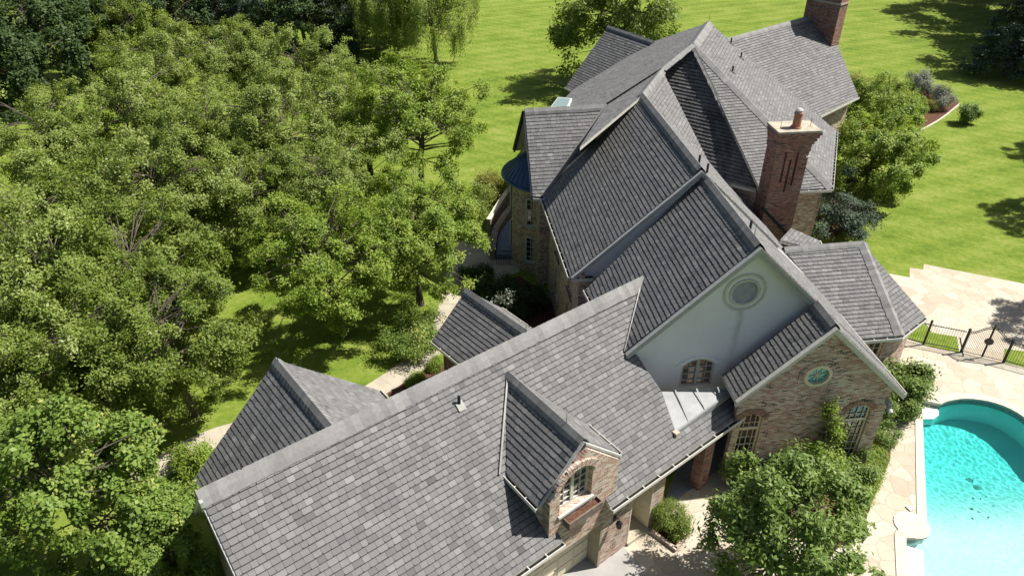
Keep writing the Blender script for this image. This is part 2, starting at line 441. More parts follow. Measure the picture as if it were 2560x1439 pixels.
def ridge(a, b, n1, n2, parent, w=0.27, seg=0.21, up=0.045, seed=1):
    """overlapping cap shingles bent over a ridge or hip; n1, n2 are the normals of the two slopes"""
    a, b = Vector(a), Vector(b); d = (b - a); L = d.length; d.normalize()
    rnd = random.Random(seed + int(L * 100)); mb = MB()
    sides = []
    mid = (n1 + n2).normalized()
    for n, m in ((n1, n2), (n2, n1)):
        e = n.cross(d).normalized()
        if e.z > 0 or (abs(e.z) < 1e-3 and e.dot(m) > 0): e = -e
        sides.append(e)
    cnt = max(1, int(round(L / seg))); sl = L / cnt
    for i in range(cnt):
        p0 = a + d * (sl * i - .02); p1 = a + d * (sl * (i + 1) + .03)
        tone = min(1, max(0, rnd.gauss(.55, .2))); lift = .018; j = rnd.uniform(-.02, .02)
        def ring(p, h):
            return [p + sides[0] * (w + j) + n1 * (.03 + h), p + sides[0] * w * .45 + n1 * (.075 + h), p + mid * (.075 + up + h),
                    p + sides[1] * w * .45 + n2 * (.075 + h), p + sides[1] * (w + j) + n2 * (.03 + h)]
        r0, r1 = ring(p0, 0.0), ring(p1, lift)
        for k in range(4): mb.face([r0[k], r1[k], r1[k + 1], r0[k + 1]], tone)
        q1 = [p - mid * (.05) for p in r1]
        for k in range(4): mb.face([r1[k], q1[k], q1[k + 1], r1[k + 1]], tone * .6)
        for r, s, n in ((0, 0, n1), (4, 1, n2)):
            e0, e1 = r0[r], r1[r]; mb.face([e0, e1, e1 - n * .05, e0 - n * .05], tone * .6)
    return hb(mb, 'ridge_cap', M['cap'], parent, uv=False, smooth=False)

def gutter(a, b, out, parent, w=0.13, h=0.12, hang=0.75):
    """open trough along an eave: out points away from the roof"""
    a, b = Vector(a), Vector(b); d = (b - a).normalized(); L = (b - a).length
    mb = MB(); t = .012; z0 = -0.06
    A = a + ZUP * z0 + out * .005
    mb.box(A - ZUP * h, d * L, out * w, ZUP * t, .5, 0)
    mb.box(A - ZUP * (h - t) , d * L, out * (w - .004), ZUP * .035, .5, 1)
    mb.box(A + out * w - ZUP * h, d * L, out * t, ZUP * h, .5, 0)
    mb.box(A + out * (w - .012) , d * L, out * .02, ZUP * .018, .5, 0)
    for q in (A, A + d * (L - t)): mb.box(q - ZUP * h, d * t, out * w, ZUP * h, .5, 0)
    k = int(L / hang)
    for i in range(1, k + 1):
        mb.box(A + d * (L * i / (k + 1)) - ZUP * .012, d * .028, out * w, ZUP * .016, .5, 0)
    return hb(mb, 'gutter', [M['gutter'], M['debris_shade']], parent, uv=False)

def board(a, b, out, parent, drop=0.26, th=0.07, mat='trim', name='bargeboard'):
    """painted board under a rake, with a smaller crown moulding above it"""
    a, b = Vector(a), Vector(b); d = (b - a).normalized()
    dn = -ZUP
    mb = MB()
    mb.prism([a + out * .003 - ZUP * .02, b + out * .003 - ZUP * .02, b + dn * drop, a + dn * drop], out * th)
    mb.prism([a + out * (th + .002), b + out * (th + .002), b + dn * (drop * .45) + out * (th + .002), a + dn * (drop * .45) + out * (th + .002)], out * .05)
    return hb(mb, name, M[mat], parent, uv=False)

def wall(name, O, U, outline, holes=(), thick=0.25, mats=None, reveal=0.16, parent=None, N=None, build=True):
    """upright wall: outline and holes are (along, height) lists; holes get reveals of real depth"""
    U = U.normalized(); N = N or Vector((U.y, -U.x, 0))
    T = lambda s, z, k=0.0: Vector((O.x + U.x * s, O.y + U.y * s, z)) - N * k
    mb = MB()
    polys = [[Vector((s, z, 0)) for s, z in outline]] + [[Vector((s, z, 0)) for s, z in h] for h in holes]
    flat = [p for q in polys for p in q]
    for tri in tessellate_polygon(polys):
        p = [T(flat[i].x, flat[i].y) for i in tri]
        if (p[1] - p[0]).cross(p[2] - p[0]).dot(N) < 0: p = p[::-1]
        mb.face(p)
    n = len(outline)
    for i in range(n):
        a, b = outline[i], outline[(i + 1) % n]
        mb.face([T(*a), T(*b), T(*b, thick), T(*a, thick)])
    for h in holes:
        for i in range(len(h)):
            a, b = h[i], h[(i + 1) % len(h)]
            mb.face([T(*a), T(*a, reveal + .02), T(*b, reveal + .02), T(*b)])
    mb.face([T(*p, thick) for p in outline])
    return (hb(mb, name, mats or [M['brick']], parent) if build else mb), T

def arch_pts(s0, s1, z0, z1, rise, n=10):
    """rectangle with a segmental arch on top, counter-clockwise"""
    p = [(s0, z0), (s1, z0)]
    if rise <= 0: return p + [(s1, z1), (s0, z1)]
    c = (s1 - s0) / 2; R = (c * c + rise * rise) / (2 * rise); zc = z1 + rise - R; sm = (s0 + s1) / 2
    a0 = math.asin(c / R)
    for i in range(n + 1):
        a = a0 - 2 * a0 * i / n
        p.append((sm + R * math.sin(a), zc + R * math.cos(a)))
    return p
def arch_top(s, s0, s1, z1, rise):
    if rise <= 0: return z1
    c = (s1 - s0) / 2; R = (c * c + rise * rise) / (2 * rise); x = s - (s0 + s1) / 2
    return z1 + rise - R + math.sqrt(max(0, R * R - x * x))

def window(T, N, U, s0, s1, z0, z1, rise=0.0, depth=0.14, cols=4, rows=5, mull=True, fmat='cream', glass='glass', sill=True, parent=None, transom=None, fw=0.07, sillmat='brick_red', mw=0.022):
    """frame with glazing bars, a pane behind them, a sill below"""
    mb = MB()
    B = lambda a, b, c, d, k0, k1: mb.prism([T(a, c, k1), T(b, c, k1), T(b, d, k1), T(a, d, k1)], N * (k1 - k0))
    k0, k1 = depth - .05, depth + .02
    B(s0, s0 + fw, z0, arch_top(s0 + fw / 2, s0, s1, z1, rise), k0, k1); B(s1 - fw, s1, z0, arch_top(s1 - fw / 2, s0, s1, z1, rise), k0, k1)
    B(s0 + fw, s1 - fw, z0, z0 + fw, k0 + .004, k1)
    n = 10
    for i in range(n):                                     # head of the frame follows the arch
        a = s0 + fw + (s1 - s0 - 2 * fw) * i / n; b = s0 + fw + (s1 - s0 - 2 * fw) * (i + 1) / n
        za, zb = arch_top(a, s0, s1, z1, rise), arch_top(b, s0, s1, z1, rise)
        mb.prism([T(a, za - fw, k1), T(b, zb - fw, k1), T(b, zb, k1), T(a, za, k1)], N * (k1 - k0 - .003), caps=(1, 1))
    sm = (s0 + s1) / 2
    if mull: B(sm - fw * .75, sm + fw * .75, z0 + fw, arch_top(sm, s0, s1, z1, rise) - fw, k0 - .006, k1)
    if transom: B(s0 + fw, s1 - fw, transom - fw * .6, transom + fw * .6, k0 - .003, k1)
    for i in range(1, cols):
        x = s0 + (s1 - s0) * i / cols
        if mull and abs(x - sm) < .05: continue
        B(x - mw / 2, x + mw / 2, z0 + fw, arch_top(x, s0, s1, z1, rise) - fw, k0 + .012, k1 - .012)
    for i in range(1, rows):
        z = z0 + (z1 + rise * .6 - z0) * i / rows
        a, b = s0 + fw, s1 - fw
        while a < sm and arch_top(a, s0, s1, z1, rise) - fw < z: a += .03
        while b > sm and arch_top(b, s0, s1, z1, rise) - fw < z: b -= .03
        B(a, b, z - mw / 2, z + mw / 2, k0 + .014, k1 - .014)
    w = hb(mb, 'window', M[fmat], parent, uv=False)
    g = MB(); pts = arch_pts(s0 + .01, s1 - .01, z0 + .01, z1 - .01, rise)
    g.face([T(s, z, depth + .006) for s, z in pts]); hb(g, 'pane', M[glass], w, uv=False)
    if sill:
        q = MB(); q.prism([T(s0 - .06, z0 - .10, depth), T(s1 + .06, z0 - .10, depth), T(s1 + .06, z0 - .004, depth), T(s0 - .06, z0 - .004, depth)], N * (depth + .07))
        hb(q, 'sill', M[sillmat], w)
    return w

def arch_bricks(T, N, s0, s1, z1, rise, parent=None, th=0.22, mat='brick_red', proud=.03):
    mb = MB(); p = arch_pts(s0, s1, z1 - 1, z1, rise, 22)[2:]
    c = (s1 - s0) / 2; R = (c * c + rise * rise) / (2 * rise); sm = (s0 + s1) / 2; zc = z1 + rise - R
    for i, (a, b) in enumerate(zip(p, p[1:])):
        ra = [(q[0] - sm, q[1] - zc) for q in (a, b)]
        k = (R + th) / R
        # each voussoir a little narrower than its share: an open joint
        e = [(ra[0][0] * .93 + ra[1][0] * .07, ra[0][1] * .93 + ra[1][1] * .07), (ra[0][0] * .07 + ra[1][0] * .93, ra[0][1] * .07 + ra[1][1] * .93)]
        quad = [e[0], e[1], (e[1][0] * k, e[1][1] * k), (e[0][0] * k, e[0][1] * k)]
        mb.prism([T(sm + x, zc + z, .06) for x, z in quad], N * (.06 + proud + .006 * (i % 2)))
    return hb(mb, 'brick_arch', M[mat], parent)

# ------------------------------------------------------------------ the house: main roofs
U0, V0 = azv(6.5), azv(96.5)                       # axes of the stuccoed middle wing
GU, GN = azv(38.5), azv(-51.5)                      # axes of the garage wing
A1, L1, B1, K1 = at(1753, 424, 10.12), at(1428, 690, 5.53), at(1606, 238, 10.12), at(1357, 492, 5.53)
A2, L2, R2b = at(1899, 614, 9.75), at(1563, 880, 5.70), at(1768, 455, 9.75)
A3, L3, R3 = at(2088, 814, 7.35), at(1838, 998, 4.47), at(2263, 985, 4.06)
pG1 = plane(A1, B1, L1)
pG2 = plane(A2, R2b, L2)
pG3 = plane(A3, A3 + V0, L3)
SLR = 0.95
nR = Vector((SLR * U0.x, SLR * U0.y, 1)).normalized()    # the right-hand slopes share this normal
def nslope(az, m):
    v = azv(az) * m; return Vector((v.x, v.y, 1)).normalized()
def dropR(p, z): return p + U0 * ((p.z - z) / SLR) + ZUP * (z - p.z)

# front gable behind: its left slope runs from the ridge to the gutter over the courtyard
r1 = roof([A1, B1, on(1357, 492, pG1), on(1428, 690, pG1)])
ridge(A1 + V0 * .02, B1, pG1[0], nR, r1, w=.30, seed=3)
gutter(on(1357, 492, pG1), on(1428, 690, pG1), -U0, r1)
roof([A1, B1, dropR(B1, 6.4), dropR(A1, 6.4)])
board(B1, on(1357, 492, pG1), V0, r1, drop=.12, th=.12, mat='flash', name='rake_flashing')
# stucco gable
b2 = A2 + V0 * ((R2b - A2).dot(V0) + .6)
r2 = roof([A2, b2, on(1466, 722, pG2), on(1563, 880, pG2)])
ridge(A2, b2, pG2[0], nR, r2, w=.30, seed=5)
gutter(on(1466, 722, pG2) , on(1494, 775, pG2), -U0, r2)
roof([A2, A2 + V0 * 14, dropR(A2 + V0 * 14, 4.06), dropR(A2, 4.06)])
# brick gable in front
A3b = A3 + V0 * 1.35
r3 = roof([A3, A3b, A3b + (L3 - A3), on(1838, 998, pG3)])
ridge(A3, A3b, pG3[0], nR, r3, w=.28, seed=6)
r3r = roof([A3, A3 + V0 * 5, dropR(A3 + V0 * 5, 4.06), dropR(A3, 4.06)])
gutter(dropR(A3, 4.06) - V0 * .02, dropR(A3 + V0 * 5, 4.06), U0, r3r)

# garage wing
pGAR = plane(at(497, 1232, 6.93), at(1605, 697, 6.93), at(1525, 1272, 3.18))
gE, gT = at(497, 1232, 6.93), at(1605, 697, 6.93)
nGb = nslope(128.5, 1.2)
def gar(px, py): return on(px, py, pGAR)
E1, E2 = gar(1525, 1266), gar(1878, 1018)                 # right stretch of the eave
gd = (E2 - E1); gd.z = 0; gd.normalize()
hG = GN
c0 = gar(1268, 932); c1 = gar(1247, 1186)                   # dormer ridge and left eave where they meet the slope
E0 = E1 - gd * 2.05                                           # left stretch ends beside the dormer wall
Eg = E1 - gd * ((E1 - gE).dot(gd))                          # eave below the gable end
Eg = Eg + GU * ((gE - Eg).dot(GU))
gW = E1 - gd * .02
dn = (E1 - (gE + GU * (E1 - gE).dot(GU))).normalized()
def up(p, k): return p - dn * k
rg = roof([gE, gT, gar(1560, 880), gar(1592, 886), gar(1655, 980), gar(1690, 1082), gar(1829, 977), E2, E1, up(E1, 1.1), up(E0, 1.1), E0, Eg])
ridge(gE - GU * .05, gT, pGAR[0], nGb, rg, w=.42, seg=.235, seed=9)
gutter(E1, E2 + GU * .05, GN, rg, w=.15)
gutter(Eg, E0, GN, rg, w=.15)
mbv = MB(); va, vb = gT, gar(1560, 880)
vd = (vb - va).normalized(); vs = pGAR[0].cross(vd).normalized()
mbv.prism([va - vs * .04 + pGAR[0] * .03, vb - vs * .04 + pGAR[0] * .03, vb + vs * .04 + pGAR[0] * .03, va + vs * .04 + pGAR[0] * .03], pGAR[0] * .04)
hb(mbv, 'valley_flashing', M['flash'], rg, uv=False)
rgb = roof([gE, gT, gT + azv(128.5) * 3.1 - ZUP * 3.72, gE + azv(128.5) * 3.1 - ZUP * 3.72])
# flat seamed metal between the garage slope and the stucco wall
mb = MB(); q = [at(1645, 978, 4.15), at(1690, 1083, 3.70), at(1834, 978, 4.02), at(1834, 964, 4.30)]
mb.face([q[0], q[1], q[2]]); mb.face([q[0], q[2], q[3]])
mb.prism([p - ZUP * .01 for p in q], ZUP * -.2)
for k in (.22, .5, .78):
    a = q[0].lerp(q[3], k) ; b = q[1].lerp(q[2], k); mb.prism([a, b, b + U0 * .05, a + U0 * .05], ZUP * .014)
e = (q[2] - q[1]).normalized(); mb.box(q[1] + ZUP * .003, e * (q[2] - q[1]).length, GN * -.07, ZUP * .05)
hb(mb, 'metal_roof', M['lead'], uv=False)
mb = MB(); mb.cbox(q[1].x, q[1].y, q[1].z - .1, .2, .2, .18, 38); hb(mb, 'drain_outlet', M['concrete'], uv=False)

# dormer over the garage door
Dz = c0.z
D1 = at(1457, 1100, Dz); dax = (D1 - c0); dax.z = 0
dA = GN
dA = dax.normalized()
eL0 = c1; eL1 = at(1355, 1272, c1.z)
hw = abs((eL1 - D1).dot(GU)); zE = c1.z
hwv = hw
def dl(side, k): return c0 + GU * (side * hwv) + ZUP * (zE - Dz) + dA * k
dlen = (D1 - c0).dot(dA)
kL = (eL0 - c0).dot(dA)
rdl = roof([c0, D1, dl(-1, dlen), dl(-1, kL)])
rdr = roof([c0, D1, dl(1, dlen), dl(1, kL)])
nDL = plane(c0, D1, dl(-1, dlen))[0]; nDR = plane(c0, D1, dl(1, dlen))[0]
ridge(c0 + dA * .05, D1, nDL, nDR, rdl, w=.27, seed=11)
gutter(dl(-1, kL), dl(-1, dlen + .03), -GU, rdl); gutter(dl(1, kL), dl(1, dlen + .03), GU, rdr)
mb = MB(); a, b = c0, c1; d = (b - a).normalized(); s = pGAR[0].cross(d)
mb.prism([a - s * .03 + pGAR[0] * .03, b - s * .03 + pGAR[0] * .03, b + s * .03 + pGAR[0] * .03, a + s * .03 + pGAR[0] * .03], pGAR[0] * .05)
hb(mb, 'valley_flashing', M['flash'], rdl, uv=False)
board(D1, dl(1, dlen), dA, rdr, drop=.22, th=.10, mat='trim_grey'); board(D1, dl(-1, dlen), dA, rdl, drop=.05, th=.05, mat='trim_grey')

# cross gable behind the garage ridge
X0 = at(690, 900, 6.67)
X1 = X0 - azv(128.5) * 4.35
nXL, nXR = nslope(218.5, .95), nslope(38.5, .92)
pXL = (nXL, nXL.dot(X0)); pXR = (nXR, nXR.dot(X0))
def off(p, az, k, m): return p + azv(az) * k - ZUP * (k * m)
xl = roof([X0, X1, off(X1, 218.5, 3.6, .95), off(X0, 218.5, 3.6, .95)])
xr = roof([X0, X1, off(X1, 38.5, 3.45, .92), off(X0, 38.5, 3.45, .92)])
ridge(X0, X1, nXL, nXR, xl, w=.30, seed=13)
gutter(off(X0, 38.5, 3.45, .92), off(X1, 38.5, 3.45, .92), azv(38.5), xr)
# small porch gable
Y0, Y1 = at(1165, 725, 4.90), at(1312, 825, 4.90)
Y1 = Y0 + azv(-50) * 3.9
ye = (at(1083, 848, 3.2) - Y0); hy = abs(ye.dot(azv(220)))
my = (4.90 - 3.2) / hy
yl = roof([Y0, Y1, off(Y1, 220, hy, my), off(Y0, 220, hy, my)])
yr = roof([Y0, Y1, off(Y1, 40, hy, my), off(Y0, 40, hy, my)])
ridge(Y0, Y1, nslope(220, my), nslope(40, my), yl, w=.27, seed=14)
gutter(off(Y0, 220, hy, my), off(Y1, 220, hy, my), azv(220), yl); gutter(off(Y0, 40, hy, my), off(Y1, 40, hy, my), azv(40), yr)

# far wings beyond the middle
zM = 10.75
Q, Pk, T1 = at(1772, 57, zM), at(1733, 113, zM), at(1655, 176, 10.12)
q1 = at(1515, 266, 8.85)
pLT = plane(Q, Pk, q1)
pF = (nslope(-21.6, .95), nslope(-21.6, .95).dot(B1))
Vv = on(1790, 442, pF)
pP3 = plane(Q, Pk, at(2078, 470, 5.3))
pP2 = plane(Pk, at(2078, 470, 5.3), at(2010, 478, 5.3))
hip = on(1905, 400, pP2)
pP1 = plane(Pk, at(1890, 471, 5.35), at(1826, 456, 5.3))
lt = roof([Q, Pk, on(1655, 176, pLT), on(1515, 266, pLT), on(1405, 290, pLT), on(1405, 254, pLT), on(1434, 224, pLT), on(1630, 106, pLT)], tk=.02)
p3 = roof([Q, Pk, on(2078, 470, pP3), on(2090, 328, pP3)], tk=.03)
p2 = roof([Pk, on(1902, 478, pP2), on(2078, 470, pP2)])
_t, _v = on(1655, 176, pP1), on(1790, 442, pP1); _e = (on(1826, 456, pP1) - on(1890, 471, pP1)); _e.z = 0; _e.normalize()
p1 = roof([on(1733, 113, pP1), _t, _t + _e * .3, _v + _e * 1.6, on(1826, 456, pP1) + _e * 1.6, on(1826, 456, pP1), on(1890, 471, pP1), on(1912, 474, pP1)], mat='shingle_stained', tk=.034)
fF = roof([on(1606, 238, pF), on(1655, 176, pF), on(1790, 442, pF), on(1756, 425, pF)])
pST = plane(B1, T1, q1)
st = roof([B1, T1, on(1515, 266, pST), on(1450, 368, pST)])
ridge(Pk, Q, pLT[0], pP3[0], lt, w=.36, seed=21)
ridge(T1.lerp(on(1733, 113, pP1), .02), Pk, pLT[0], pP1[0], lt, w=.24, seed=22)
ridge(q1, T1, pLT[0], pST[0], st, w=.24, seed=23)
ridge(B1, T1, pST[0], pF[0], fF, w=.27, seed=24)
ridge(on(2078, 470, pP2), Pk, pP2[0], pP3[0], p3, w=.30, seed=25)
ridge(on(1908, 474, pP1), Pk, pP1[0], pP2[0], p2, w=.22, seed=26)
gutter(on(2078, 470, pP3), on(2090, 328, pP3), azv(-21.6), p3, hang=.5)
gutter(on(1902, 478, pP2), on(2078, 470, pP2), azv(-76), p2)
gutter(on(1826, 456, pP1), on(1890, 471, pP1), azv(-105), p1)
# left bay gable with the round bay under it
zB = 8.85
b0 = at(1312, 277, zB); b1 = at(1515, 266, zB)
pB = plane(b0, b1, at(1332, 490, 5.53))
BU = (b1 - b0).normalized(); BN = Vector((BU.y, -BU.x, 0))
rb = roof([b0, b1, on(1486, 356, pB), on(1420, 428, pB), on(1359, 492, pB), on(1332, 491, pB)], slabmat='bronze')
nBb = Vector((-pB[0].x, -pB[0].y, pB[0].z))
bhw = abs((on(1332, 491, pB) - b0).dot(BN)); bm = (zB - on(1332, 491, pB).z) / bhw
rbb = roof([b0, b1, b1 - BN * bhw - ZUP * bhw * bm, b0 - BN * bhw - ZUP * bhw * bm])
ridge(b0, b1, pB[0], nBb, rb, w=.26, seed=31)
gutter(on(1332, 491, pB), on(1357, 492, pB), BN, rb)
mb = MB(); a, b = on(1515, 266, pB), on(1357, 492, pB); d = (b - a).normalized(); s = pB[0].cross(d)
mb.prism([a - s * .09 + pB[0] * .03, b - s * .09 + pB[0] * .03, b + s * .09 + pB[0] * .03, a + s * .09 + pB[0] * .03], pB[0] * .05); hb(mb, 'valley_flashing', M['flash'], rb, uv=False)
board(b0, on(1332, 491, pB), -BU, rb, drop=.20, th=.04, mat='bronze'); board(b0, b0 - BN * bhw - ZUP * bhw * bm, -BU, rbb, drop=.25, th=.10, mat='bronze')  # dark finish puts the shade on the bay's rake boards into their colour
mb = MB(); _q = [on(1515, 266, pST), on(1450, 368, pST), on(1450, 368, pB), on(1515, 266, pB)]
mb.face([_q[0], _q[1], _q[2]]); mb.face([_q[0], _q[2], _q[3]]); hb(mb, 'valley_flashing', M['flash'], rb, uv=False)
# far right wing
f0, f1 = at(1815, 101, 9.2), at(2062, 33, 9.2)
pFW = plane(f0, f1, at(2145, 240, 5.1)); FN = Vector((pFW[0].x, pFW[0].y, 0)).normalized(); FU = (f1 - f0).normalized()
rf = roof([f0, f1, on(2145, 240, pFW), on(2040, 292, pFW), on(1960, 230, pFW)], tk=.022)
nFb = Vector((-pFW[0].x, -pFW[0].y, pFW[0].z))
rfb = roof([f0, f1, f1 - FN * 5 - ZUP * 4, f0 - FN * 5 - ZUP * 4])
ridge(f0, f1, pFW[0], nFb, rf, w=.25, seed=33)
gutter(on(2048, 288, pFW), on(2145, 240, pFW), FN, rf)
# far left wing
l0, l1 = at(1520, 68, 8.6), at(1632, 106, 8.6)
pLW = plane(l0, l1, at(1415, 216, 5.1)); LN = Vector((pLW[0].x, pLW[0].y, 0)).normalized()
rl = roof([l0, l1, on(1640, 108, pLW), on(1434, 226, pLW), on(1415, 216, pLW)])
nLb = Vector((-pLW[0].x, -pLW[0].y, pLW[0].z))
rlb = roof([l0, l1, l1 - LN * 4 - ZUP * 3.4, l0 - LN * 4 - ZUP * 3.4])
ridge(l0, l1, pLW[0], nLb, rl, w=.22, seed=35)
gutter(on(1415, 216, pLW), on(1434, 226, pLW), LN, rl)
# garden room on the right
g0, g1 = at(1960, 623, 5.4), at(2155, 608, 5.4)
ge = at(2155, 845, 3.1); gf = at(2250, 838, 3.1); gg = at(2313, 790, 3.1)
pGR = plane(g0, g1, gf); pGH = plane(g1, gf, gg)
rr = roof([g0, g1, gf, on(2140, 847, pGR)])
rh = roof([g1, gf, gg], slab=.14)
nGRb = Vector((-pGR[0].x, -pGR[0].y, pGR[0].z))
rrb = roof([g0, g1, g1 - Vector((pGR[0].x, pGR[0].y, 0)).normalized() * 2.2 - ZUP * 1.3, g0 - Vector((pGR[0].x, pGR[0].y, 0)).normalized() * 2.2 - ZUP * 1.3])
roof([g1, gg, g1 - Vector((pGR[0].x, pGR[0].y, 0)).normalized() * 2.2 - ZUP * 1.3])
ridge(g0, g1, pGR[0], nGRb, rr, w=.22, seed=37)
ridge(gf, g1, pGR[0], pGH[0], rr, w=.26, seed=38)
gutter(on(2150, 846, pGR), gf, azv(-83), rr); gutter(gf, gg, Vector((pGH[0].x, pGH[0].y, 0)).normalized(), rh)
# low roof behind the big chimney
lo = [at(1950, 600, 4.6), at(1978, 570, 4.6), at(2046, 600, 3.7), at(2058, 628, 3.7)]
pLO = plane(lo[0], lo[1], lo[2]); rlo = roof([lo[0], lo[1], lo[2], on(2058, 628, pLO)])
gutter(lo[2], on(2058, 628, pLO), azv(20), rlo)

# ------------------------------------------------------------------ the house: walls, windows, chimneys
def frame(p0, along, inset):
    """wall frame on a gable: origin p0, horizontal axis, outward normal towards the viewer's side; returns s/height reader"""
    U = Vector((along.x, along.y, 0)).normalized(); N = Vector((U.y, -U.x, 0))
    O = Vector((p0.x, p0.y, 0)) - N * inset
    pl = (N, N.dot(O))
    def sz(px, py):
        p = on(px, py, pl); return (p - O).dot(U), p.z
    return O, U, N, sz
def ring_ellipse(mb, T, N, s, z, r0, r1, k, proud, n=36, tone=.5):
    """oval moulding between two radii pairs"""
    for i in range(n):
        a, b = 2 * math.pi * i / n, 2 * math.pi * (i + 1) / n
        q = [(s + r0[0] * math.cos(a), z + r0[1] * math.sin(a)), (s + r0[0] * math.cos(b), z + r0[1] * math.sin(b)),
             (s + r1[0] * math.cos(b), z + r1[1] * math.sin(b)), (s + r1[0] * math.cos(a), z + r1[1] * math.sin(a))]
        mb.prism([T(x, y, k) for x, y in q], N * (k + proud), tone)
def ell(s, z, rx, rz, n=28): return [(s + rx * math.cos(2 * math.pi * i / n), z + rz * math.sin(2 * math.pi * i / n)) for i in range(n)]

# stucco gable wall
O, U, N, sz = frame(A2, A2 - L2, .16)
zr = lambda s: 9.75 - abs(s) * (.95 if s > 0 else (9.75 - L2.z) / (A2 - L2).dot(U)) - .10
sl, sr = -(A2 - L2).dot(U) + .35, 5.7
wx0, wz0 = sz(1694, 968); wx1, _ = sz(1779, 962); _, wzt = sz(1740, 897)
wx0 += .03; wx1 -= .02
vs_, vz_ = sz(1862, 730)
hole = arch_pts(wx0, wx1, wz0, wzt - .30, .30); vent = ell(vs_, vz_, .47, .46)
_, T = wall('wall', O, U, [(sl, 2.9), (sr, 2.9), (sr, zr(sr)), (0, zr(0)), (sl, zr(sl))], [hole, vent], mats=[M['stucco']], N=N)
window(T, N, U, wx0, wx1, wz0, wzt - .30, .30, depth=.08, cols=4, rows=4, glass='glass_warm', fmat='trim', sill=False, fw=.085)
mb = MB(); hp = arch_pts(wx0 - .02, wx1 + .02, wz0, wzt - .30, .32, 16)[2:]
for (a, b), (c, d) in zip(zip(hp, hp[1:]), zip(arch_pts(wx0 - .24, wx1 + .24, wz0, wzt - .26, .40, 16)[2:], arch_pts(wx0 - .24, wx1 + .24, wz0, wzt - .26, .40, 16)[3:])):
    mb.prism([T(*a), T(*b), T(*d), T(*c)], N * .05)
hb(mb, 'arch_moulding', M['stucco'])
mb = MB(); ring_ellipse(mb, T, N, vs_, vz_, (.70, .68), (.79, .77), 0, .03); ring_ellipse(mb, T, N, vs_, vz_, (.47, .46), (.56, .55), .1, .045)
gv = hb(mb, 'gable_vent', M['trim'])
mb = MB()
for i in range(9):
    z = vz_ - .45 + i * .10; w = .47 * math.sqrt(max(0, 1 - ((z + .04 - vz_) / .47) ** 2))
    if w > .06: mb.prism([T(vs_ - w, z, .03), T(vs_ + w, z, .03), T(vs_ + w, z + .068, .10), T(vs_ - w, z + .068, .10)], N * .014)
hb(mb, 'louvre', M['trim'], gv)
mb = MB(); mb.face([T(*p, .17) for p in ell(vs_, vz_, .48, .47)]); hb(mb, 'backing', M['darkroom'], gv)
# rain streak down the render below the vent, and dirt rising from the foot of the wall
t_ = M['stucco'].node_tree; b_ = t_.nodes['Principled BSDF']; src_ = b_.inputs['Base Color'].links[0].from_socket
sx_ = nd(t_, 'ShaderNodeSeparateXYZ'); t_.links.new(pos(t_), sx_.inputs[0])
u_ = mth(t_, 'ADD', mth(t_, 'MULTIPLY', sx_.outputs[0], U.x), mth(t_, 'MULTIPLY', sx_.outputs[1], U.y))
wob = mth(t_, 'MULTIPLY', mth(t_, 'SUBTRACT', noise(t_, pos(t_), 1.4, 3), .5), .35)
q_ = mth(t_, 'MULTIPLY', mth(t_, 'ABSOLUTE', mth(t_, 'ADD', mth(t_, 'SUBTRACT', u_, O.dot(U) + vs_), wob)), 5.0)
st_f = mth(t_, 'MULTIPLY', ramp(t_, q_, [(0.0, (1, 1, 1)), (1.0, (0, 0, 0))]), ramp(t_, mth(t_, 'DIVIDE', sx_.outputs[2], 10.0), [(.40, (.05, .05, .05)), (.60, (.75, .75, .75)), (.70, (1, 1, 1)), (.72, (0, 0, 0))]))
st_f = mth(t_, 'MULTIPLY', st_f, mth(t_, 'ADD', noise(t_, pos(t_), 3.0, 5), .25))
cr_ = ramp(t_, noise(t_, pos(t_), 2.2, 8, 0.75, 0.6), [(.60, (0, 0, 0)), (.72, (.35, .35, .35))])
t_.links.new(mix(t_, mth(t_, 'ADD', mth(t_, 'MULTIPLY', st_f, .75), mth(t_, 'MULTIPLY', cr_, .5), True), src_, (.30, .31, .29)), b_.inputs['Base Color'])
board(A2, L2, N, r2, drop=.30, th=.14, mat='trim_grey'); board(A2, dropR(A2, 6.9), N, r2, drop=.34, th=.14, mat='trim_grey')
# stub of roof returning under the left end of the rake
mb = MB(); q = at(1563, 880, 5.55); mb.prism([q - U * .05, q + U * .75, q + U * .75 - N * -.05 + V0 * .5, q - U * .05 + V0 * .5], ZUP * -.18); hb(mb, 'eave_return', M['bronze'], r2)
# gable wall of the roof behind (only a pale sliver shows)
O1, U1, N1, sz1 = frame(A1, A1 - L1, .15)
h1 = (A1 - L1).dot(U1)
wall('wall', O1, U1, [(-h1 + .35, 2.0), (5.5, 2.0), (5.5, 10.02 - 5.5 * .95), (0, 10.02), (-h1 + .35, 10.02 - (h1 - .35) * (10.12 - L1.z) / h1)], mats=[M['stucco']], N=N1)
board(A1, L1, N1, r1, drop=.24, th=.12, mat='trim_grey'); board(A1, dropR(A1, 9.6), N1, r1, drop=.24, th=.12, mat='trim_grey')
mb = MB(); q = at(1432, 692, 5.4); mb.box(q, U1 * .85, V0 * .5, ZUP * -.2); hb(mb, 'eave_return', M['bronze'], r1)
gutter(at(1428, 691, 5.5), at(1480, 689, 5.5), -V0, r1)
# matching gable wall at the far end of that roof
Ob = Vector((B1.x, B1.y, 0)) - V0 * .2
wall('wall', Ob, U1, [(-h1 + .35, 2.0), (3.0, 2.0), (3.0, 10.0 - 3.0 * .95), (0, 10.0), (-h1 + .35, 10.0 - (h1 - .35) * (10.12 - L1.z) / h1)], N=V0)
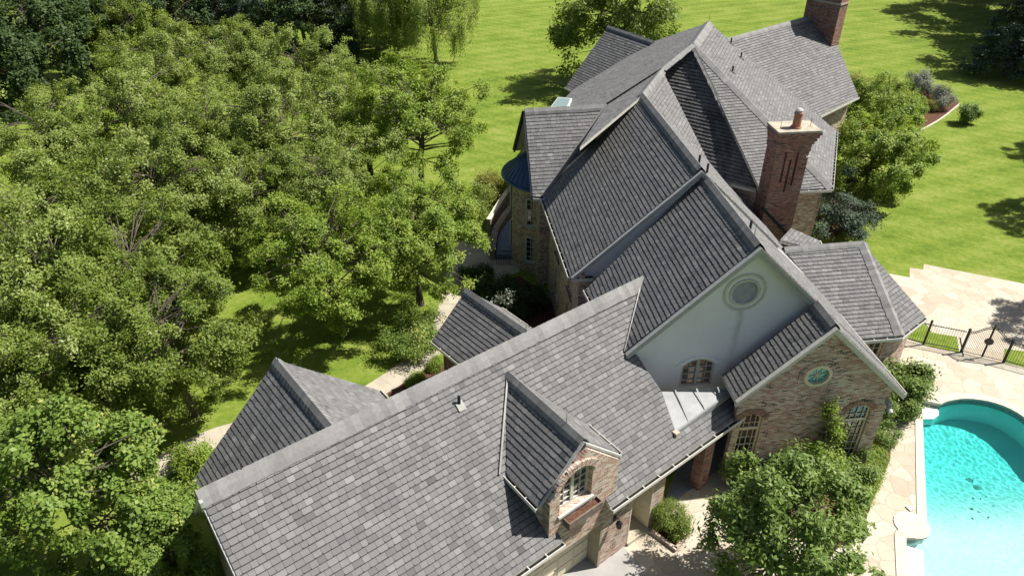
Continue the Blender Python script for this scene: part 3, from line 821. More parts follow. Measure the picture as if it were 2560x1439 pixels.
# long courtyard wall under the left gutters, stone faced
cA, cB = L1 + U0 * .40 - V0 * .1, K1 + U0 * .40
_, Tc = wall('wall', Vector((cB.x, cB.y, 0)), -V0, [(0, 0), ((cA - cB).length, 0), ((cA - cB).length, 5.6), (0, 5.6)],
             [arch_pts(2.0, 3.1, 1.0, 2.6, .2), arch_pts(5.2, 6.3, 1.0, 2.6, .2), arch_pts(2.0, 3.1, 3.5, 4.8, .0), arch_pts(5.2, 6.3, 3.5, 4.8, .0)], N=-U0)
for a, z, zz, r in ((2.0, 1.0, 2.6, .2), (5.2, 1.0, 2.6, .2), (2.0, 3.5, 4.8, 0), (5.2, 3.5, 4.8, 0)):
    window(Tc, -U0, -V0, a, a + 1.1, z, zz, r, cols=4, rows=5)
c2 = on(1466, 722, pG2); cw = Vector((c2.x, c2.y, 0)) + U0 * .3
wall('wall', cw, -V0, [(0, 0), (3.3, 0), (3.3, 5.2), (0, 5.2)], N=-U0)
wall('wall', Vector((cA.x, cA.y, 0)), U0, [(0, 0), (2.2, 0), (2.2, 5.3), (0, 5.3)], N=-V0)

# brick gable in front
O, U, N, sz = frame(A3, R3 - L3, .14)
hl, hr = (A3 - L3).dot(U), (R3 - A3).dot(U)
zl3 = lambda s: 7.25 - abs(s) * ((7.35 - L3.z) / hl if s < 0 else (7.35 - R3.z) / hr)
a0, b0_ = sz(1845, 1118); aw1, _ = sz(1897, 1080); _, at1 = sz(1882, 1037)
c0_, d0_ = sz(2112, 1098); cw1, _ = sz(2147, 1080); _, ct1 = sz(2150, 1010)
ca, cz = sz(2112, 1100); cb, _ = sz(2137, 1103)
wl = (sz(1840, 1100)[0], sz(1893, 1100)[0]); wr = (sz(2107, 1060)[0], sz(2165, 1060)[0])
zsill = .72; ztop = sz(2148, 1014)[1]
os_, oz_ = sz(2046, 940)
hL = arch_pts(wl[0], wl[1], zsill, ztop - .28, .28); hR = arch_pts(wr[0], wr[1], zsill, ztop - .28, .28)
_, T = wall('wall', O, U, [(-hl + .30, 0), (hr - .35, 0), (hr - .35, zl3(hr - .35)), (0, zl3(0)), (-hl + .30, zl3(-hl + .30))], [hL, hR, ell(os_, oz_, .50, .47)], mats=[M['brick']], N=N, reveal=.2)
for w in (wl, wr):
    window(T, N, U, w[0], w[1], zsill, ztop - .28, .28, depth=.13, cols=4, rows=7, fmat='cream', transom=ztop - .75, mull=False, fw=.075, glass='glass', mw=.016)
    arch_bricks(T, N, w[0] - .04, w[1] + .04, ztop - .26, .30, th=.24, mat='brick_mid')
mb = MB(); ring_ellipse(mb, T, N, os_, oz_, (.40, .37), (.52, .49), .12, .02)
for k in range(8):
    a = math.pi * k / 4 + .2
    d = U * math.cos(a) + ZUP * math.sin(a); e = U * -math.sin(a) + ZUP * math.cos(a); c = T(os_, oz_, .10)
    mb.prism([c - e * .012, c + d * .42 - e * .012, c + d * .42 + e * .012, c + e * .012], N * .02)
ow = hb(mb, 'oval_window', M['cream']); mb = MB(); mb.face([T(*p, .11) for p in ell(os_, oz_, .5, .47)]); hb(mb, 'pane', M['glass_teal'], ow)
mb = MB()
for i in range(44):
    a, b = 2 * math.pi * (i + .06) / 44, 2 * math.pi * (i + .94) / 44
    mb.prism([T(os_ + r[0] * math.cos(t), oz_ + r[1] * math.sin(t), .05) for r, t in (((.53, .50), a), ((.53, .50), b), ((.76, .72), b), ((.76, .72), a))], N * (.075 + .006 * (i % 2)))
hb(mb, 'brick_surround', M['brick'], ow)
board(A3, L3, N, r3, drop=.26, th=.13, mat='trim'); board(A3, dropR(A3, 4.06), N, r3r, drop=.26, th=.13, mat='trim')
mb = MB(); q = T(hr - .45, 3.55); mb.cbox(q.x + .05, q.y - .12, 3.5, .16, .2, .12, 10); mb.tube([q + N * .1, q + N * .25 + ZUP * -.08, q + N * .42 + ZUP * -.2], [.06, .085, .10], 10); hb(mb, 'floodlight', M['trim_grey'])
# right flank of the brick gable and the wall of the garden room
pr = T(hr - .35, 0); wall('wall', Vector((pr.x, pr.y, 0)), V0, [(0, 0), (4.6, 0), (4.6, 4.0), (0, 4.0)], N=U0)
gwf = gf + azv(100) * .38; wl0 = pr + V0 * 4.4
gu = (gwf - wl0); gu.z = 0
wid_ = gu.length
_, T = wall('wall', Vector((wl0.x, wl0.y, 0)), gu, [(0, 0), (wid_, 0), (wid_, 3.05), (0, 3.05)], [arch_pts(wid_ - 1.0, wid_ - .3, .3, 2.5, 0)])
window(T, Vector((gu.y, -gu.x, 0)).normalized(), gu.normalized(), wid_ - 1.0, wid_ - .3, .3, 2.5, cols=2, rows=6, mull=False, fmat='cream')
gu2 = gg - gf; gu2.z = 0
_, T = wall('wall', Vector((gwf.x, gwf.y, 0)), gu2, [(0, 0), (gu2.length - .3, 0), (gu2.length - .3, 3.0), (0, 3.0)], mats=[M['brick']])
bk = gg + azv(150) * .5; wall('wall', Vector((bk.x, bk.y, 0)), azv(105), [(0, 0), (4, 0), (4, 3.0), (0, 3.0)])

# garage front, with the dormer wall rising through the eave
WO = 10.65                                           # the front wall stands this far from the survey point along the garage normal
O = GN * -WO; O.z = 0
pl = (GN, -WO)
def sg(px, py): p = on(px, py, pl); return p.dot(GU), p.z
sd = D1.dot(GU); dhw = hwv - .24
m_d = (Dz - zE) / hwv
dz = lambda s: Dz - .16 - abs(s - sd) * m_d
s_left = (gE.dot(GU)) + .25
pier1 = (sg(1623, 1312)[0], sg(1651, 1280)[0])
door0, door1 = sg(1290, 1439)[0] - 2.2, sg(1497, 1412)[0]
ent0, ent1 = sg(1566, 1352)[0], sg(1621, 1312)[0]
wz = 3.05
w0, z_b = sg(1404, 1283); w1, _ = sg(1468, 1245); _, z_t = sg(1440, 1172)
w0, z_b = sg(1398, 1288); w1, _ = sg(1478, 1232); _, z_t = sg(1437, 1176)
out = [(s_left, 0), (door0, 0), (door0, 2.25), (door1, 2.25), (door1, 0), (ent0, 0), (ent0, 2.35), (ent1, 2.35), (ent1, 0), (pier1[1], 0), (pier1[1], wz),
       (sd + dhw, wz), (sd + dhw, dz(sd + dhw)), (sd, dz(sd)), (sd - dhw, dz(sd - dhw)), (sd - dhw, wz), (s_left, wz)]
hole = arch_pts(w0, w1, z_b, z_t - .42, .42)
gw, T = wall('wall', O, GU, out, [hole], mats=[M['brick']], N=GN, thick=.35, reveal=.3)
window(T, GN, GU, w0, w1, z_b, z_t - .42, .42, depth=.24, cols=4, rows=5, fmat='trim', fw=.08, sillmat='trim')
arch_bricks(T, GN, w0 - .05, w1 + .05, z_t - .40, .44, th=.24, proud=.06, mat='brick')
# dormer cheeks
for sgn in (-1, 1):
    p = T(sd + sgn * dhw, 0, .02); mb = MB()
    kk = dhw
    a = [Vector((p.x, p.y, 3.0)), Vector((p.x, p.y, zE - .05)), Vector((p.x, p.y, zE - .05)) - GN * 2.4, Vector((p.x, p.y, 3.0)) - GN * .3]
    mb.prism(a, GU * (-sgn * .2)); hb(mb, 'dormer_cheek', M['brick'])
# planter under the dormer window
mb = MB(); pz = z_b - .55; pa, pb = sg(1405, 1343)[0], sg(1487, 1288)[0]
mb.box(T(pa, pz), GU * (pb - pa), GN * .30, ZUP * .03)
for k in range(3):
    mb.box(T(pa, pz + .03 + k * .09) + GN * .28, GU * (pb - pa), GN * .025, ZUP * .082)
for s in (pa, pb - .03): mb.box(T(s, pz + .03), GU * .03, GN * .28, ZUP * .27)
mb.box(T(pa - .01, pz + .30) + GN * .255, GU * (pb - pa + .02), GN * .06, ZUP * .02)
pb_ = hb(mb, 'planter_box', M['planterwood'])
mb = MB(); mb.box(T(pa + .03, pz + .032), GU * (pb - pa - .06), GN * .245, ZUP * .17); hb(mb, 'potting_soil', M['soil'], pb_)
# garage door, set back, and the tan jamb
mb = MB(); mb.box(T(door0, 0, .55), GU * (door1 - door0), GN * .05, ZUP * 2.3)
for k in range(4):
    for j in range(8):
        x0 = door0 + .1 + (door1 - door0 - .2) * j / 8
        mb.box(T(x0 + .04, .12 + k * .54, .5), GU * ((door1 - door0 - .2) / 8 - .08), GN * .02, ZUP * .44)
hb(mb, 'garage_door', M['cream'])
mb = MB(); mb.box(T(door1 + .004, 0, .55), GU * -.12, GN * .56, ZUP * 2.24); mb.box(T(door1 - .12, 0, .02), GU * .10, GN * .05, ZUP * 2.24); hb(mb, 'door_jamb', M['tan'])
mb = MB(); mb.box(T(door0, 2.24, .5), GU * (door1 - door0), GN * .5, ZUP * .03); hb(mb, 'door_head', M['tan'])
# entry recess with a cream door
mb = MB(); mb.box(T(ent0, 0, .75), GU * (ent1 - ent0), GN * .05, ZUP * 2.4)
for k in range(3): mb.box(T(ent0 + .16, .2 + k * .7, .70), GU * (ent1 - ent0 - .32), GN * .025, ZUP * .58)
hb(mb, 'entry_door', M['cream'])
mb = MB(); mb.box(T(ent1 + .003, 0, .75), GU * -.06, GN * .76, ZUP * 2.34); mb.box(T(ent0 - .003, 0, .75), GU * .06, GN * .76, ZUP * 2.34); hb(mb, 'door_jamb', M['cream'])
mb = MB(); mb.box(T(ent0 + .01, 0, .70), GU * (ent1 - ent0 - .02), GN * .78, ZUP * .14); hb(mb, 'door_step', M['concrete'])
mb = MB(); p = T(sg(1530, 1322)[0], 1.95); mb.box(p, GU * .10, GN * .05, ZUP * .26); mb.tube([p + GU * .05 + GN * .05 + ZUP * .2, p + GU * .05 + GN * .2 + ZUP * .26, p + GU * .05 + GN * .24 + ZUP * .18], .018, 6)
mb.tube([p + GU * .05 + GN * .24 + ZUP * .20, p + GU * .05 + GN * .24 + ZUP * .10, p + GU * .05 + GN * .24 - ZUP * .12, p + GU * .05 + GN * .24 - ZUP * .16], [.03, .12, .09, .03], 6)
hb(mb, 'wall_lantern', M['iron'])
# covered way between garage and brick gable: piers, back wall, floor
p2a, p2b = sg(1755, 1180)[0], sg(1790, 1150)[0]
for a, b in ((pier1[0], pier1[1]),):
    mb = MB(); mb.box(T(a, 0, .34), GU * (b - a), GN * -.25, ZUP * 3.0); hb(mb, 'pier', M['brick'])
mb = MB(); mb.box(T(p2a, 0, .45), GU * .55, GN * .42, ZUP * 3.0); hb(mb, 'pier', M['brick_red'])
mb = MB(); mb.box(T(pier1[1], 2.75, .3), GU * (p2a + .5 - pier1[1]), GN * .28, ZUP * .3); hb(mb, 'beam', M['trim'])
wall('wall', T(pier1[1] - .5, 0, 2.2), GU, [(0, 0), (5.2, 0), (5.2, 3.6), (0, 3.6)], mats=[M['cream']], N=GN)
wall('wall', T(pier1[1] - .02, 0, .3), -GN, [(0, 0), (1.9, 0), (1.9, 3.4), (0, 3.4)], mats=[M['brick']], N=GU)
mb = MB(); mb.box(T(p2a + .25, 0, .3), GU * .07, GN * .06, ZUP * 2.9); hb(mb, 'downpipe', M['trim_grey'])
# left gable end of the garage and hidden back walls
ge_o = gE + GU * .28
kd = (E1 - gE).dot(GN)
wall('wall', Vector((ge_o.x, ge_o.y, 0)) - GN * 2.75, GN, [(0, 0), (2.75 + kd - .3, 0), (2.75 + kd - .3, 3.0), (2.75, 6.75), (0, 3.4)], mats=[M['brick']], N=-GU)
mb = MB(); a = gE + ZUP * -.05; mb.prism([a, a + (Eg - gE), a + (Eg - gE) - ZUP * .2, a - ZUP * .3], GU * -.05); mb.box(a - ZUP * .34 - GN * .1, GN * .42, GU * -.09, ZUP * .34); hb(mb, 'bargeboard', M['trim_grey'], rg, uv=False)
wall('wall', Vector((ge_o.x, ge_o.y, 0)) - GN * 2.75, GU, [(0, 0), (17, 0), (17, 3.6), (0, 3.6)], N=-GN)
xo = off(X0, 218.5, 3.3, 0) - azv(128.5) * .3
wall('wall', Vector((xo.x, xo.y, 0)), azv(38.5), [(0, 0), (6.5, 0), (6.5, 3.3), (3.3, 6.4), (0, 3.3)], N=azv(128.5))
xo2 = off(X0, 38.5, 3.2, 0) - azv(128.5) * .3; wall('wall', Vector((xo2.x, xo2.y, 0)), azv(-51.5), [(0, 0), (4.5, 0), (4.5, 3.4), (0, 3.4)], N=azv(38.5))
yo = off(Y0, 220, hy - .3, 0) + azv(-50) * .25
wall('wall', Vector((yo.x, yo.y, 0)), azv(-50), [(0, 0), (4.0, 0), (4.0, 3.1), (0, 3.1)], N=azv(220), mats=[M['brick_red']])
wall('wall', Vector((yo.x, yo.y, 0)), azv(40), [(0, 0), (2 * hy - .6, 0), (2 * hy - .6, 3.1), (hy - .3, 4.6), (0, 3.1)], N=azv(130), mats=[M['brick']])
yo2 = off(Y0, 40, hy - .3, 0) + azv(-50) * .25; wall('wall', Vector((yo2.x, yo2.y, 0)), azv(-50), [(0, 0), (4.0, 0), (4.0, 3.1), (0, 3.1)], N=azv(40))

# bay gable, its round stair bay with a seamed metal half cone
BO = b0 + BU * .35
ZB = lambda k: zB - .2 - abs(k) * bm
wall('wall', Vector((BO.x, BO.y, 0)) - BN * (bhw - .3), BN, [(0, 0), (2 * bhw - .6, 0), (2 * bhw - .6, ZB(bhw - .3)), (bhw - .3, ZB(0)), (0, ZB(bhw - .3))], N=-BU)
fb = BO + BN * (bhw - .32); wall('wall', Vector((fb.x, fb.y, 0)), BU, [(0, 0), (1.6, 0), (1.6, 5.4), (0, 5.4)], N=BN)
TC = Vector((BO.x, BO.y, 0)) + BU * 1.05; TR = 2.05; zT = 5.40
mb = MB(); NS = 36
base = math.degrees(math.atan2(-BU.y, -BU.x))
angs = [base - 100 + 200 * i / NS for i in range(NS + 1)]
for a, b in zip(angs, angs[1:]):
    p, q = TC + azv(a) * TR, TC + azv(b) * TR; mb.face([p, q, q + ZUP * zT, p + ZUP * zT])
bay = hb(mb, 'round_bay', M['brick'])
mb = MB(); apex = Vector((BO.x, BO.y, 6.75)) - BU * .05; RR = TR + .46
hang = [base - 92 + 184 * i / 22 for i in range(23)]
for i, (a, b) in enumerate(zip(hang, hang[1:])):
    p, q = TC + azv(a) * RR + ZUP * zT, TC + azv(b) * RR + ZUP * zT
    mb.face([apex, p, q]); mb.face([p, p - ZUP * .12, q - ZUP * .12, q])
    d = (p - apex); mb.prism([apex + d * .06, p, p + ZUP * .035, apex + d * .06 + ZUP * .035], azv(a + 90) * .022)
    mb.face([p - ZUP * .12, TC + azv(a) * (TR - .05) + ZUP * (zT - .12), TC + azv(b) * (TR - .05) + ZUP * (zT - .12), q - ZUP * .12])
mb.tube([TC + azv(a) * (RR + .07) + ZUP * (zT - .08) for a in hang], .065, 6)
hb(mb, 'bay_roof', M['bluemetal'], bay)
for zc0, zc1 in ((3.0, 4.6), (.75, 2.3)):
    for da in (60, -30):
        a = base + da; n = azv(a); u = azv(a + 90); c = TC + n * (TR + .03)
        Tt = lambda s, z, k=0.0, c=c, u=u, n=n: Vector((c.x, c.y, 0)) + u * s + ZUP * z - n * k
        window(Tt, n, u, -.6, .6, zc0, zc1, 0, depth=.04, cols=4, rows=5, mull=False, fmat='trim', sillmat='trim_grey')
# walls under the far eaves
e1_, e2_ = on(1826, 456, pP1), on(1902, 478, pP2)
def under(a, b, inw, z1, z0=0, mats=None, ext=(0, 0)):
    d = (b - a); d.z = 0; d.normalize(); o = a + inw * .35 - d * ext[0]; L = (b - a).dot(d) + ext[0] + ext[1]
    return wall('wall', Vector((o.x, o.y, 0)), d, [(0, z0), (L, z0), (L, z1), (0, z1)], mats=mats)
under(e1_, e2_, -azv(-105), 5.2, ext=(1, 0)); under(e2_, on(2078, 470, pP2), -azv(-76), 5.2, ext=(0, -.35))
a_, b_ = on(2078, 470, pP3), on(2090, 328, pP3); under(a_, b_, -azv(-21.6), 5.2, ext=(-.35, 0))
under(on(2030, 292, pFW), on(2145, 240, pFW), -FN, 5.0, ext=(2, -.4))
rk = on(2145, 240, pFW) - FU * .35 - FN * .35; kf = (rk - f1).dot(FN)
wall('wall', Vector((rk.x, rk.y, 0)), -FN, [(0, 0), (2 * kf, 0), (2 * kf, 5.0), (kf, 8.9), (0, 5.0)], N=FU)
under(on(1415, 216, pLW), on(1434, 226, pLW), -LN, 5.0, ext=(-.3, .5))
ll = on(1415, 216, pLW) - LN * .35 + Vector((l1.x - l0.x, l1.y - l0.y, 0)).normalized() * .3; kl = abs((ll - l0).dot(LN))
wall('wall', Vector((ll.x, ll.y, 0)), -LN, [(0, 0), (2 * kl, 0), (2 * kl, 5.0), (kl, 8.3), (0, 5.0)])
_lt0 = on(1405, 256, pLT); under(on(1434, 224, pLT), _lt0, azv(-22), _lt0.z - .1)
# skylight on the far pale slope
mb = MB(); s0_ = on(1378, 272, pLT); nL_ = pLT[0]
c4 = [on(1379, 272, pLT), on(1422, 272, pLT), on(1431, 251, pLT), on(1398, 247, pLT)]
c4 = [p + nL_ * .05 for p in c4]; mb.prism(c4, nL_ * .09); sk = hb(mb, 'skylight', M['white'])
cc = sum(c4, Vector()) / 4; mb = MB(); mb.face([cc + (p - cc) * .9 + nL_ * .095 for p in c4]); hb(mb, 'pane', M['glass_sky'], sk)

# chimneys
def stack(front, fu, fw, fd, zb, zc, slots=True, taper=.0):
    fu = fu.normalized(); fn = Vector((fu.y, -fu.x, 0)); O_ = Vector((front.x, front.y, 0))
    hs = []
    if slots:
        for c, a, b in ((.30, 2.55, .95), (.48, 3.1, 1.35), (.66, 2.75, 1.0)):
            s = fw * c; hs.append([(s - .05, zc - a), (s + .07, zc - a), (s + .07, zc - b), (s - .05, zc - b)])
    ch, T_ = wall('chimney', O_, fu, [(0, zb), (fw, zb), (fw, zc), (0, zc)], hs, thick=fd, mats=[M['brick_red']], N=fn, reveal=.12)
    if slots:
        mb = MB(); mb.box(T_(fw * .2, zc - 3.3, .13), fu * fw * .6, fn * -.05, ZUP * 2.6); hb(mb, 'slot_back', M['brick_red'], ch)
    return ch, T_, fu, fn
CF = at(1948, 332, 9.0); cu = azv(6.3)
CS = CF + cu * .12 - Vector((cu.y, -cu.x, 0)) * .10
ch, T, fu, fn = stack(CS, cu, 1.68, 1.12, 2.0, 8.9)
mb = MB()
for k, (e, z) in enumerate(((.035, 7.95), (.05, 8.3), (.075, 8.46), (.10, 8.62), (.125, 8.78))):
    z1 = (8.3, 8.46, 8.62, 8.78, 8.93)[k]
    mb.box(T(-e, z, -e) , fu * (1.68 + e * 2 + (.0, .08, .14, .20, .26)[k]), fn * -(1.12 + 2 * e), ZUP * (z1 - z))
hb(mb, 'corbel', M['brick_red'], ch)
mb = MB(); mb.box(T(-.15, 8.931, -.15), fu * 2.14, fn * -1.42, ZUP * .10)
hb(mb, 'chimney_cap', M['capstone'], ch)
pc = on(1990, 318, (ZUP, 9.05)); mb = MB()
mb.tube([pc, pc + ZUP * .06], [.27, .25], 16); mb.tube([pc + ZUP * .05, pc + ZUP * .72], [.20, .185], 16); mb.tube([pc + ZUP * .64, pc + ZUP * .74], [.215, .215], 16)
hb(mb, 'chimney_pot', M['terracotta'], ch)
mb = MB(); mb.tube([pc + ZUP * .74, pc + ZUP * .86], [.17, .17], 14, cap=False); mb.tube([pc + ZUP * .86, pc + ZUP * .93], [.18, .10], 14); hb(mb, 'spark_guard', M['trim_grey'], ch)
mb = MB(); mb.box(T(1.55, 7.62, -.05), fu * .2, fn * -.25, ZUP * .06); hb(mb, 'stone_band', M['trim'], ch)
mb = MB()
for k in range(26): p = CS - U0 * .25 + U0 * (.085 * k); mb.box(Vector((p.x, p.y, 0)) - fn * -.12 + ZUP * (4.95 - .081 * k), U0 * .10, fn * .03, ZUP * .16)
hb(mb, 'step_flashing', M['bronze'], ch, uv=False)
FC = on(2082, 117, pFW)
ch2, T2_, fu2, fn2 = stack(FC - FU * .25, FU, 1.0, 2.6, 3.0, 13.0, slots=False)
mb = MB(); mb.box(T2_(-.05, 10.4, -.05), fu2 * 1.1, fn2 * -2.7, ZUP * .12); mb.box(T2_(-.12, 12.6, -.12), fu2 * 1.24, fn2 * -2.84, ZUP * .25); hb(mb, 'chimney_cap', M['capstone'], ch2)

# vent pipes and lightning rods
def vent(px, py, pl, h=.34, r=.05):
    p = on(px, py, pl); mb = MB(); mb.tube([p - ZUP * .05, p + ZUP * h], r, 10)
    o = hb(mb, 'vent_pipe', M['bronze'])
    n = pl[0]; d = Vector((n.x * n.z, n.y * n.z, -(n.x ** 2 + n.y ** 2))).normalized(); a = n.cross(d); mb = MB()
    c = p + n * .045 + d * .06; mb.prism([c - d * .15 - a * .13, c + d * .17 - a * .13, c + d * .17 + a * .13, c - d * .15 + a * .13], n * .008); hb(mb, 'flashing_plate', M['flash'], o)
for px, py, pl in ((1148, 1010, pGAR), (1852, 145, pP3), (1831, 180, pP3), (1827, 109, pP3)): vent(px, py, pl)
pRp = (nR, nR.dot(A2))
for p in (A1 - V0 * -1.2 + U0 * .35 - ZUP * .3, A1 + V0 * .6 + U0 * .5 - ZUP * .42, A2 + V0 * 1.5 + U0 * .3 - ZUP * .25):
    mb = MB(); mb.tube([p, p + ZUP * .38], .05, 10); hb(mb, 'vent_pipe', M['bronze'])
def rod(p, h=.55):
    mb = MB(); mb.tube([p, p + ZUP * h], [.013, .006], 5); hb(mb, 'lightning_rod', M['iron'])
for p in (gE.lerp(gT, .07), gE.lerp(gT, .47), gE.lerp(gT, .66), X0.lerp(X1, .05), Y0.lerp(Y1, .08), A2 + V0 * .5, Q, b0.lerp(b1, .1), D1.lerp(c0, .2), T(.1, 9.03, .3), T(1.7, 9.03, .5), f0.lerp(f1, .85)): rod(p)

# ------------------------------------------------------------------ ground, paths, patio, pool
def sheet(name, pts, z, m, kind='structure', thick=0.0):
    mb = MB(); p = [Vector((q[0], q[1], z)) for q in pts]
    if area2([(v.x, v.y) for v in p]) < 0: p = p[::-1]
    for tri in tessellate_polygon([p]):
        t = [p[i] for i in tri]
        if (t[1] - t[0]).cross(t[2] - t[0]).z < 0: t = t[::-1]
        mb.face(t)
    if thick:
        n = len(p)
        for i in range(n): mb.face([p[(i + 1) % n], p[i], p[i] - ZUP * thick, p[(i + 1) % n] - ZUP * thick])
    o = mb.build(name, M[m]); o['kind'] = kind
    return o
def smooth(pts, it=2, closed=False):
    for _ in range(it):
        q = [] if closed else [pts[0]]
        n = len(pts)
        for i in range(n if closed else n - 1):
            a, b = pts[i], pts[(i + 1) % n]
            q += [a * .75 + b * .25, a * .25 + b * .75]
        if not closed: q.append(pts[-1])
        pts = q
    return pts
G = lambda px, py: at(px, py, 0)
# pool outline (water edge), counted along the photograph
pool_edge = [G(2303, 1000), G(2352, 1010)] + smooth([G(2352, 1009), G(2366, 1002), G(2420, 994), G(2500, 1008), G(2570, 1046), G(2640, 1120), G(2700, 1220)], 2)[1:]
lft = [G(2324, 1600), G(2266, 1600), G(2263, 1344)] + smooth([G(2263, 1343), G(2290, 1344), G(2307, 1336)], 1) + [G(2316, 1335)]
pool_edge += [G(2740, 1600)] + lft
ctr = sum(pool_edge, Vector()) / len(pool_edge)
# lawn: one sheet with the pool cut out of it
mb = MB(); R = 260
ring = [Vector((-R, -60, 0)), Vector((R, -60, 0)), Vector((R, 420, 0)), Vector((-R, 420, 0))]
pe = pool_edge if area2([(p.x, p.y) for p in pool_edge]) > 0 else pool_edge[::-1]
polys = [ring, pe]; flat = ring + pe
for tri in tessellate_polygon(polys):
    t = [flat[i] for i in tri]
    if (t[1] - t[0]).cross(t[2] - t[0]).z < 0: t = t[::-1]
    mb.face(t)
lawn = tag(mb.build('lawn', M['lawn']), kind='structure')
# paved court: flagstones from the drive round the gable to the far terrace
court = [G(1560, 1368), G(1623, 1312), G(1650, 1281), G(1700, 1150), G(1850, 1080), G(2200, 1050), G(2225, 870), G(2224, 684), G(2274, 694), G(2274, 669), G(2308, 674), G(2309, 660), G(2560, 709), G(3100, 830), G(3600, 1600), G(1700, 1600)]
mb = MB(); ct = [Vector((p.x, p.y, .012)) for p in court]; pe2 = [Vector((p.x, p.y, .012)) for p in pe]
flat = ct + pe2
for tri in tessellate_polygon([ct, pe2]):
    t = [flat[i] for i in tri]
    if (t[1] - t[0]).cross(t[2] - t[0]).z < 0: t = t[::-1]
    mb.face(t)
tag(mb.build('patio', M['flag']), kind='structure')
sheet('driveway', [G(1560, 1368), G(1660, 1290), G(1560, 1270), G(1200, 1500), G(1000, 1750), G(1700, 1750), G(1604, 1413)], .018, 'drive')
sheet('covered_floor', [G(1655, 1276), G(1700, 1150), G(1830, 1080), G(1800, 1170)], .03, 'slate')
sheet('grass_strip', [G(2262, 845), G(2268, 815), G(2312, 806), G(2330, 832), G(2392, 842), G(2398, 882), G(2330, 868)], .024, 'lawn')
sheet('grass_strip', [G(2512, 872), G(2640, 890), G(2640, 940), G(2506, 905)], .024, 'lawn')
# swimming pool
pool = tag(empty('swimming_pool', ctr), 'turquoise swimming pool with a curved end and pale stone coping beside the brick gable', 'pool')
PINV = Matrix.Translation(-ctr)
def pb(mb, name, m, parent=None, **k):
    o = mb.build(name, m, **k); o.parent = parent or pool
    if parent is None: o.matrix_parent_inverse = PINV
    return o
n = len(pe); WZ = -.26
def depth_at(p):                                 # deep by the curved end, a wide shallow shelf towards the drive
    y0, y1 = G(2320, 1330).y, G(2320, 1120).y
    f = min(1, max(0, (p.y - y0) / (y1 - y0))); return -(.62 + 1.45 * f * f * (3 - 2 * f))
mb = MB()
for i in range(n):
    a, b = pe[i], pe[(i + 1) % n]
    mb.face([a - ZUP * .06, b - ZUP * .06, b - ZUP * .34, a - ZUP * .34], .5, 1)
    mb.face([a - ZUP * .34, b - ZUP * .34, Vector((b.x, b.y, -2.7)), Vector((a.x, a.y, -2.7))], .5, 0)
xs = np.linspace(min(p.x for p in pe) - .3, max(p.x for p in pe) + .3, 24); ys = np.linspace(min(p.y for p in pe) - .3, max(p.y for p in pe) + .3, 40)
for i in range(23):
    for j in range(39):
        q = [Vector((x, y, 0)) for x, y in ((xs[i], ys[j]), (xs[i + 1], ys[j]), (xs[i + 1], ys[j + 1]), (xs[i], ys[j + 1]))]
        mb.face([Vector((p.x, p.y, depth_at(p))) for p in q])
pb(mb, 'pool_shell', [M['plaster'], M['tile']])
from mathutils import noise as NZ
def inside(x, y):
    c = False
    for i in range(n):
        a, b = pe[i], pe[(i + 1) % n]
        if (a.y > y) != (b.y > y) and x < (b.x - a.x) * (y - a.y) / (b.y - a.y) + a.x: c = not c
    return c
x0, x1, y0, y1 = min(p.x for p in pe), max(p.x for p in pe), min(p.y for p in pe), max(p.y for p in pe)
nx, ny = 280, 360
vv, ff, dd = [], [], []
for j in range(ny + 1):
    for i in range(nx + 1):
        x, y = x0 - .05 + (x1 - x0 + .1) * i / nx, y0 - .05 + (y1 - y0 + .1) * j / ny
        vv.append((x, y, WZ + .008 * NZ.noise(Vector((x * 1.9, y * 2.3, .3))) + .0042 * NZ.noise(Vector((x * 5.6, y * 4.8, 5.0))) + .0012 * NZ.noise(Vector((x * 12, y * 10, 9.0)))))
        dd.append(min(1, (WZ - depth_at(Vector((x, y, 0)))) / 2.2))
for j in range(ny):
    for i in range(nx):
        k = j * (nx + 1) + i
        if any(inside(vv[q][0], vv[q][1]) for q in (k, k + 1, k + nx + 2, k + nx + 1)): ff.append((k, k + 1, k + nx + 2, k + nx + 1))
me = bpy.data.meshes.new('water'); me.from_pydata(vv, [], ff); me.materials.append(M['water'])
a = me.attributes.new('tone', 'FLOAT', 'POINT'); a.data.foreach_set('value', dd); me.polygons.foreach_set('use_smooth', [True] * len(ff)); me.update()
wo = bpy.data.objects.new('water', me); COL.objects.link(wo); wo.parent = pool; wo.matrix_parent_inverse = PINV
wo.cycles.is_caustics_caster = True
mb = MB()
def offs(k):
    out = []
    for i in range(n):
        a, b, c = pe[i - 1], pe[i], pe[(i + 1) % n]
        t = ((b - a).normalized() + (c - b).normalized()); t = t.normalized() if t.length > .2 else (c - b).normalized()
        out.append(b + Vector((t.y, -t.x, 0)) * k)
    return out
oi, oo = offs(-.03), offs(.36)
for i in range(n):
    j = (i + 1) % n
    L = (pe[j] - pe[i]).length; k = max(1, int(L / .75))
    for s in range(k):
        f0, f1_ = s / k + .004 / max(L, .1), (s + 1) / k - .004 / max(L, .1)
        a, b, c, d = oi[i].lerp(oi[j], f0), oi[i].lerp(oi[j], f1_), oo[i].lerp(oo[j], f1_), oo[i].lerp(oo[j], f0)
        mb.prism([p + ZUP * .045 for p in (a, b, c, d)], ZUP * -.10)
nub = [G(2265, 1318) + azv(a) * .62 + Vector((.25, .1, 0)) for a in range(0, 360, 20)]
mb.prism([p + ZUP * .05 for p in nub], ZUP * -.09)
pb(mb, 'coping', M['coping'])
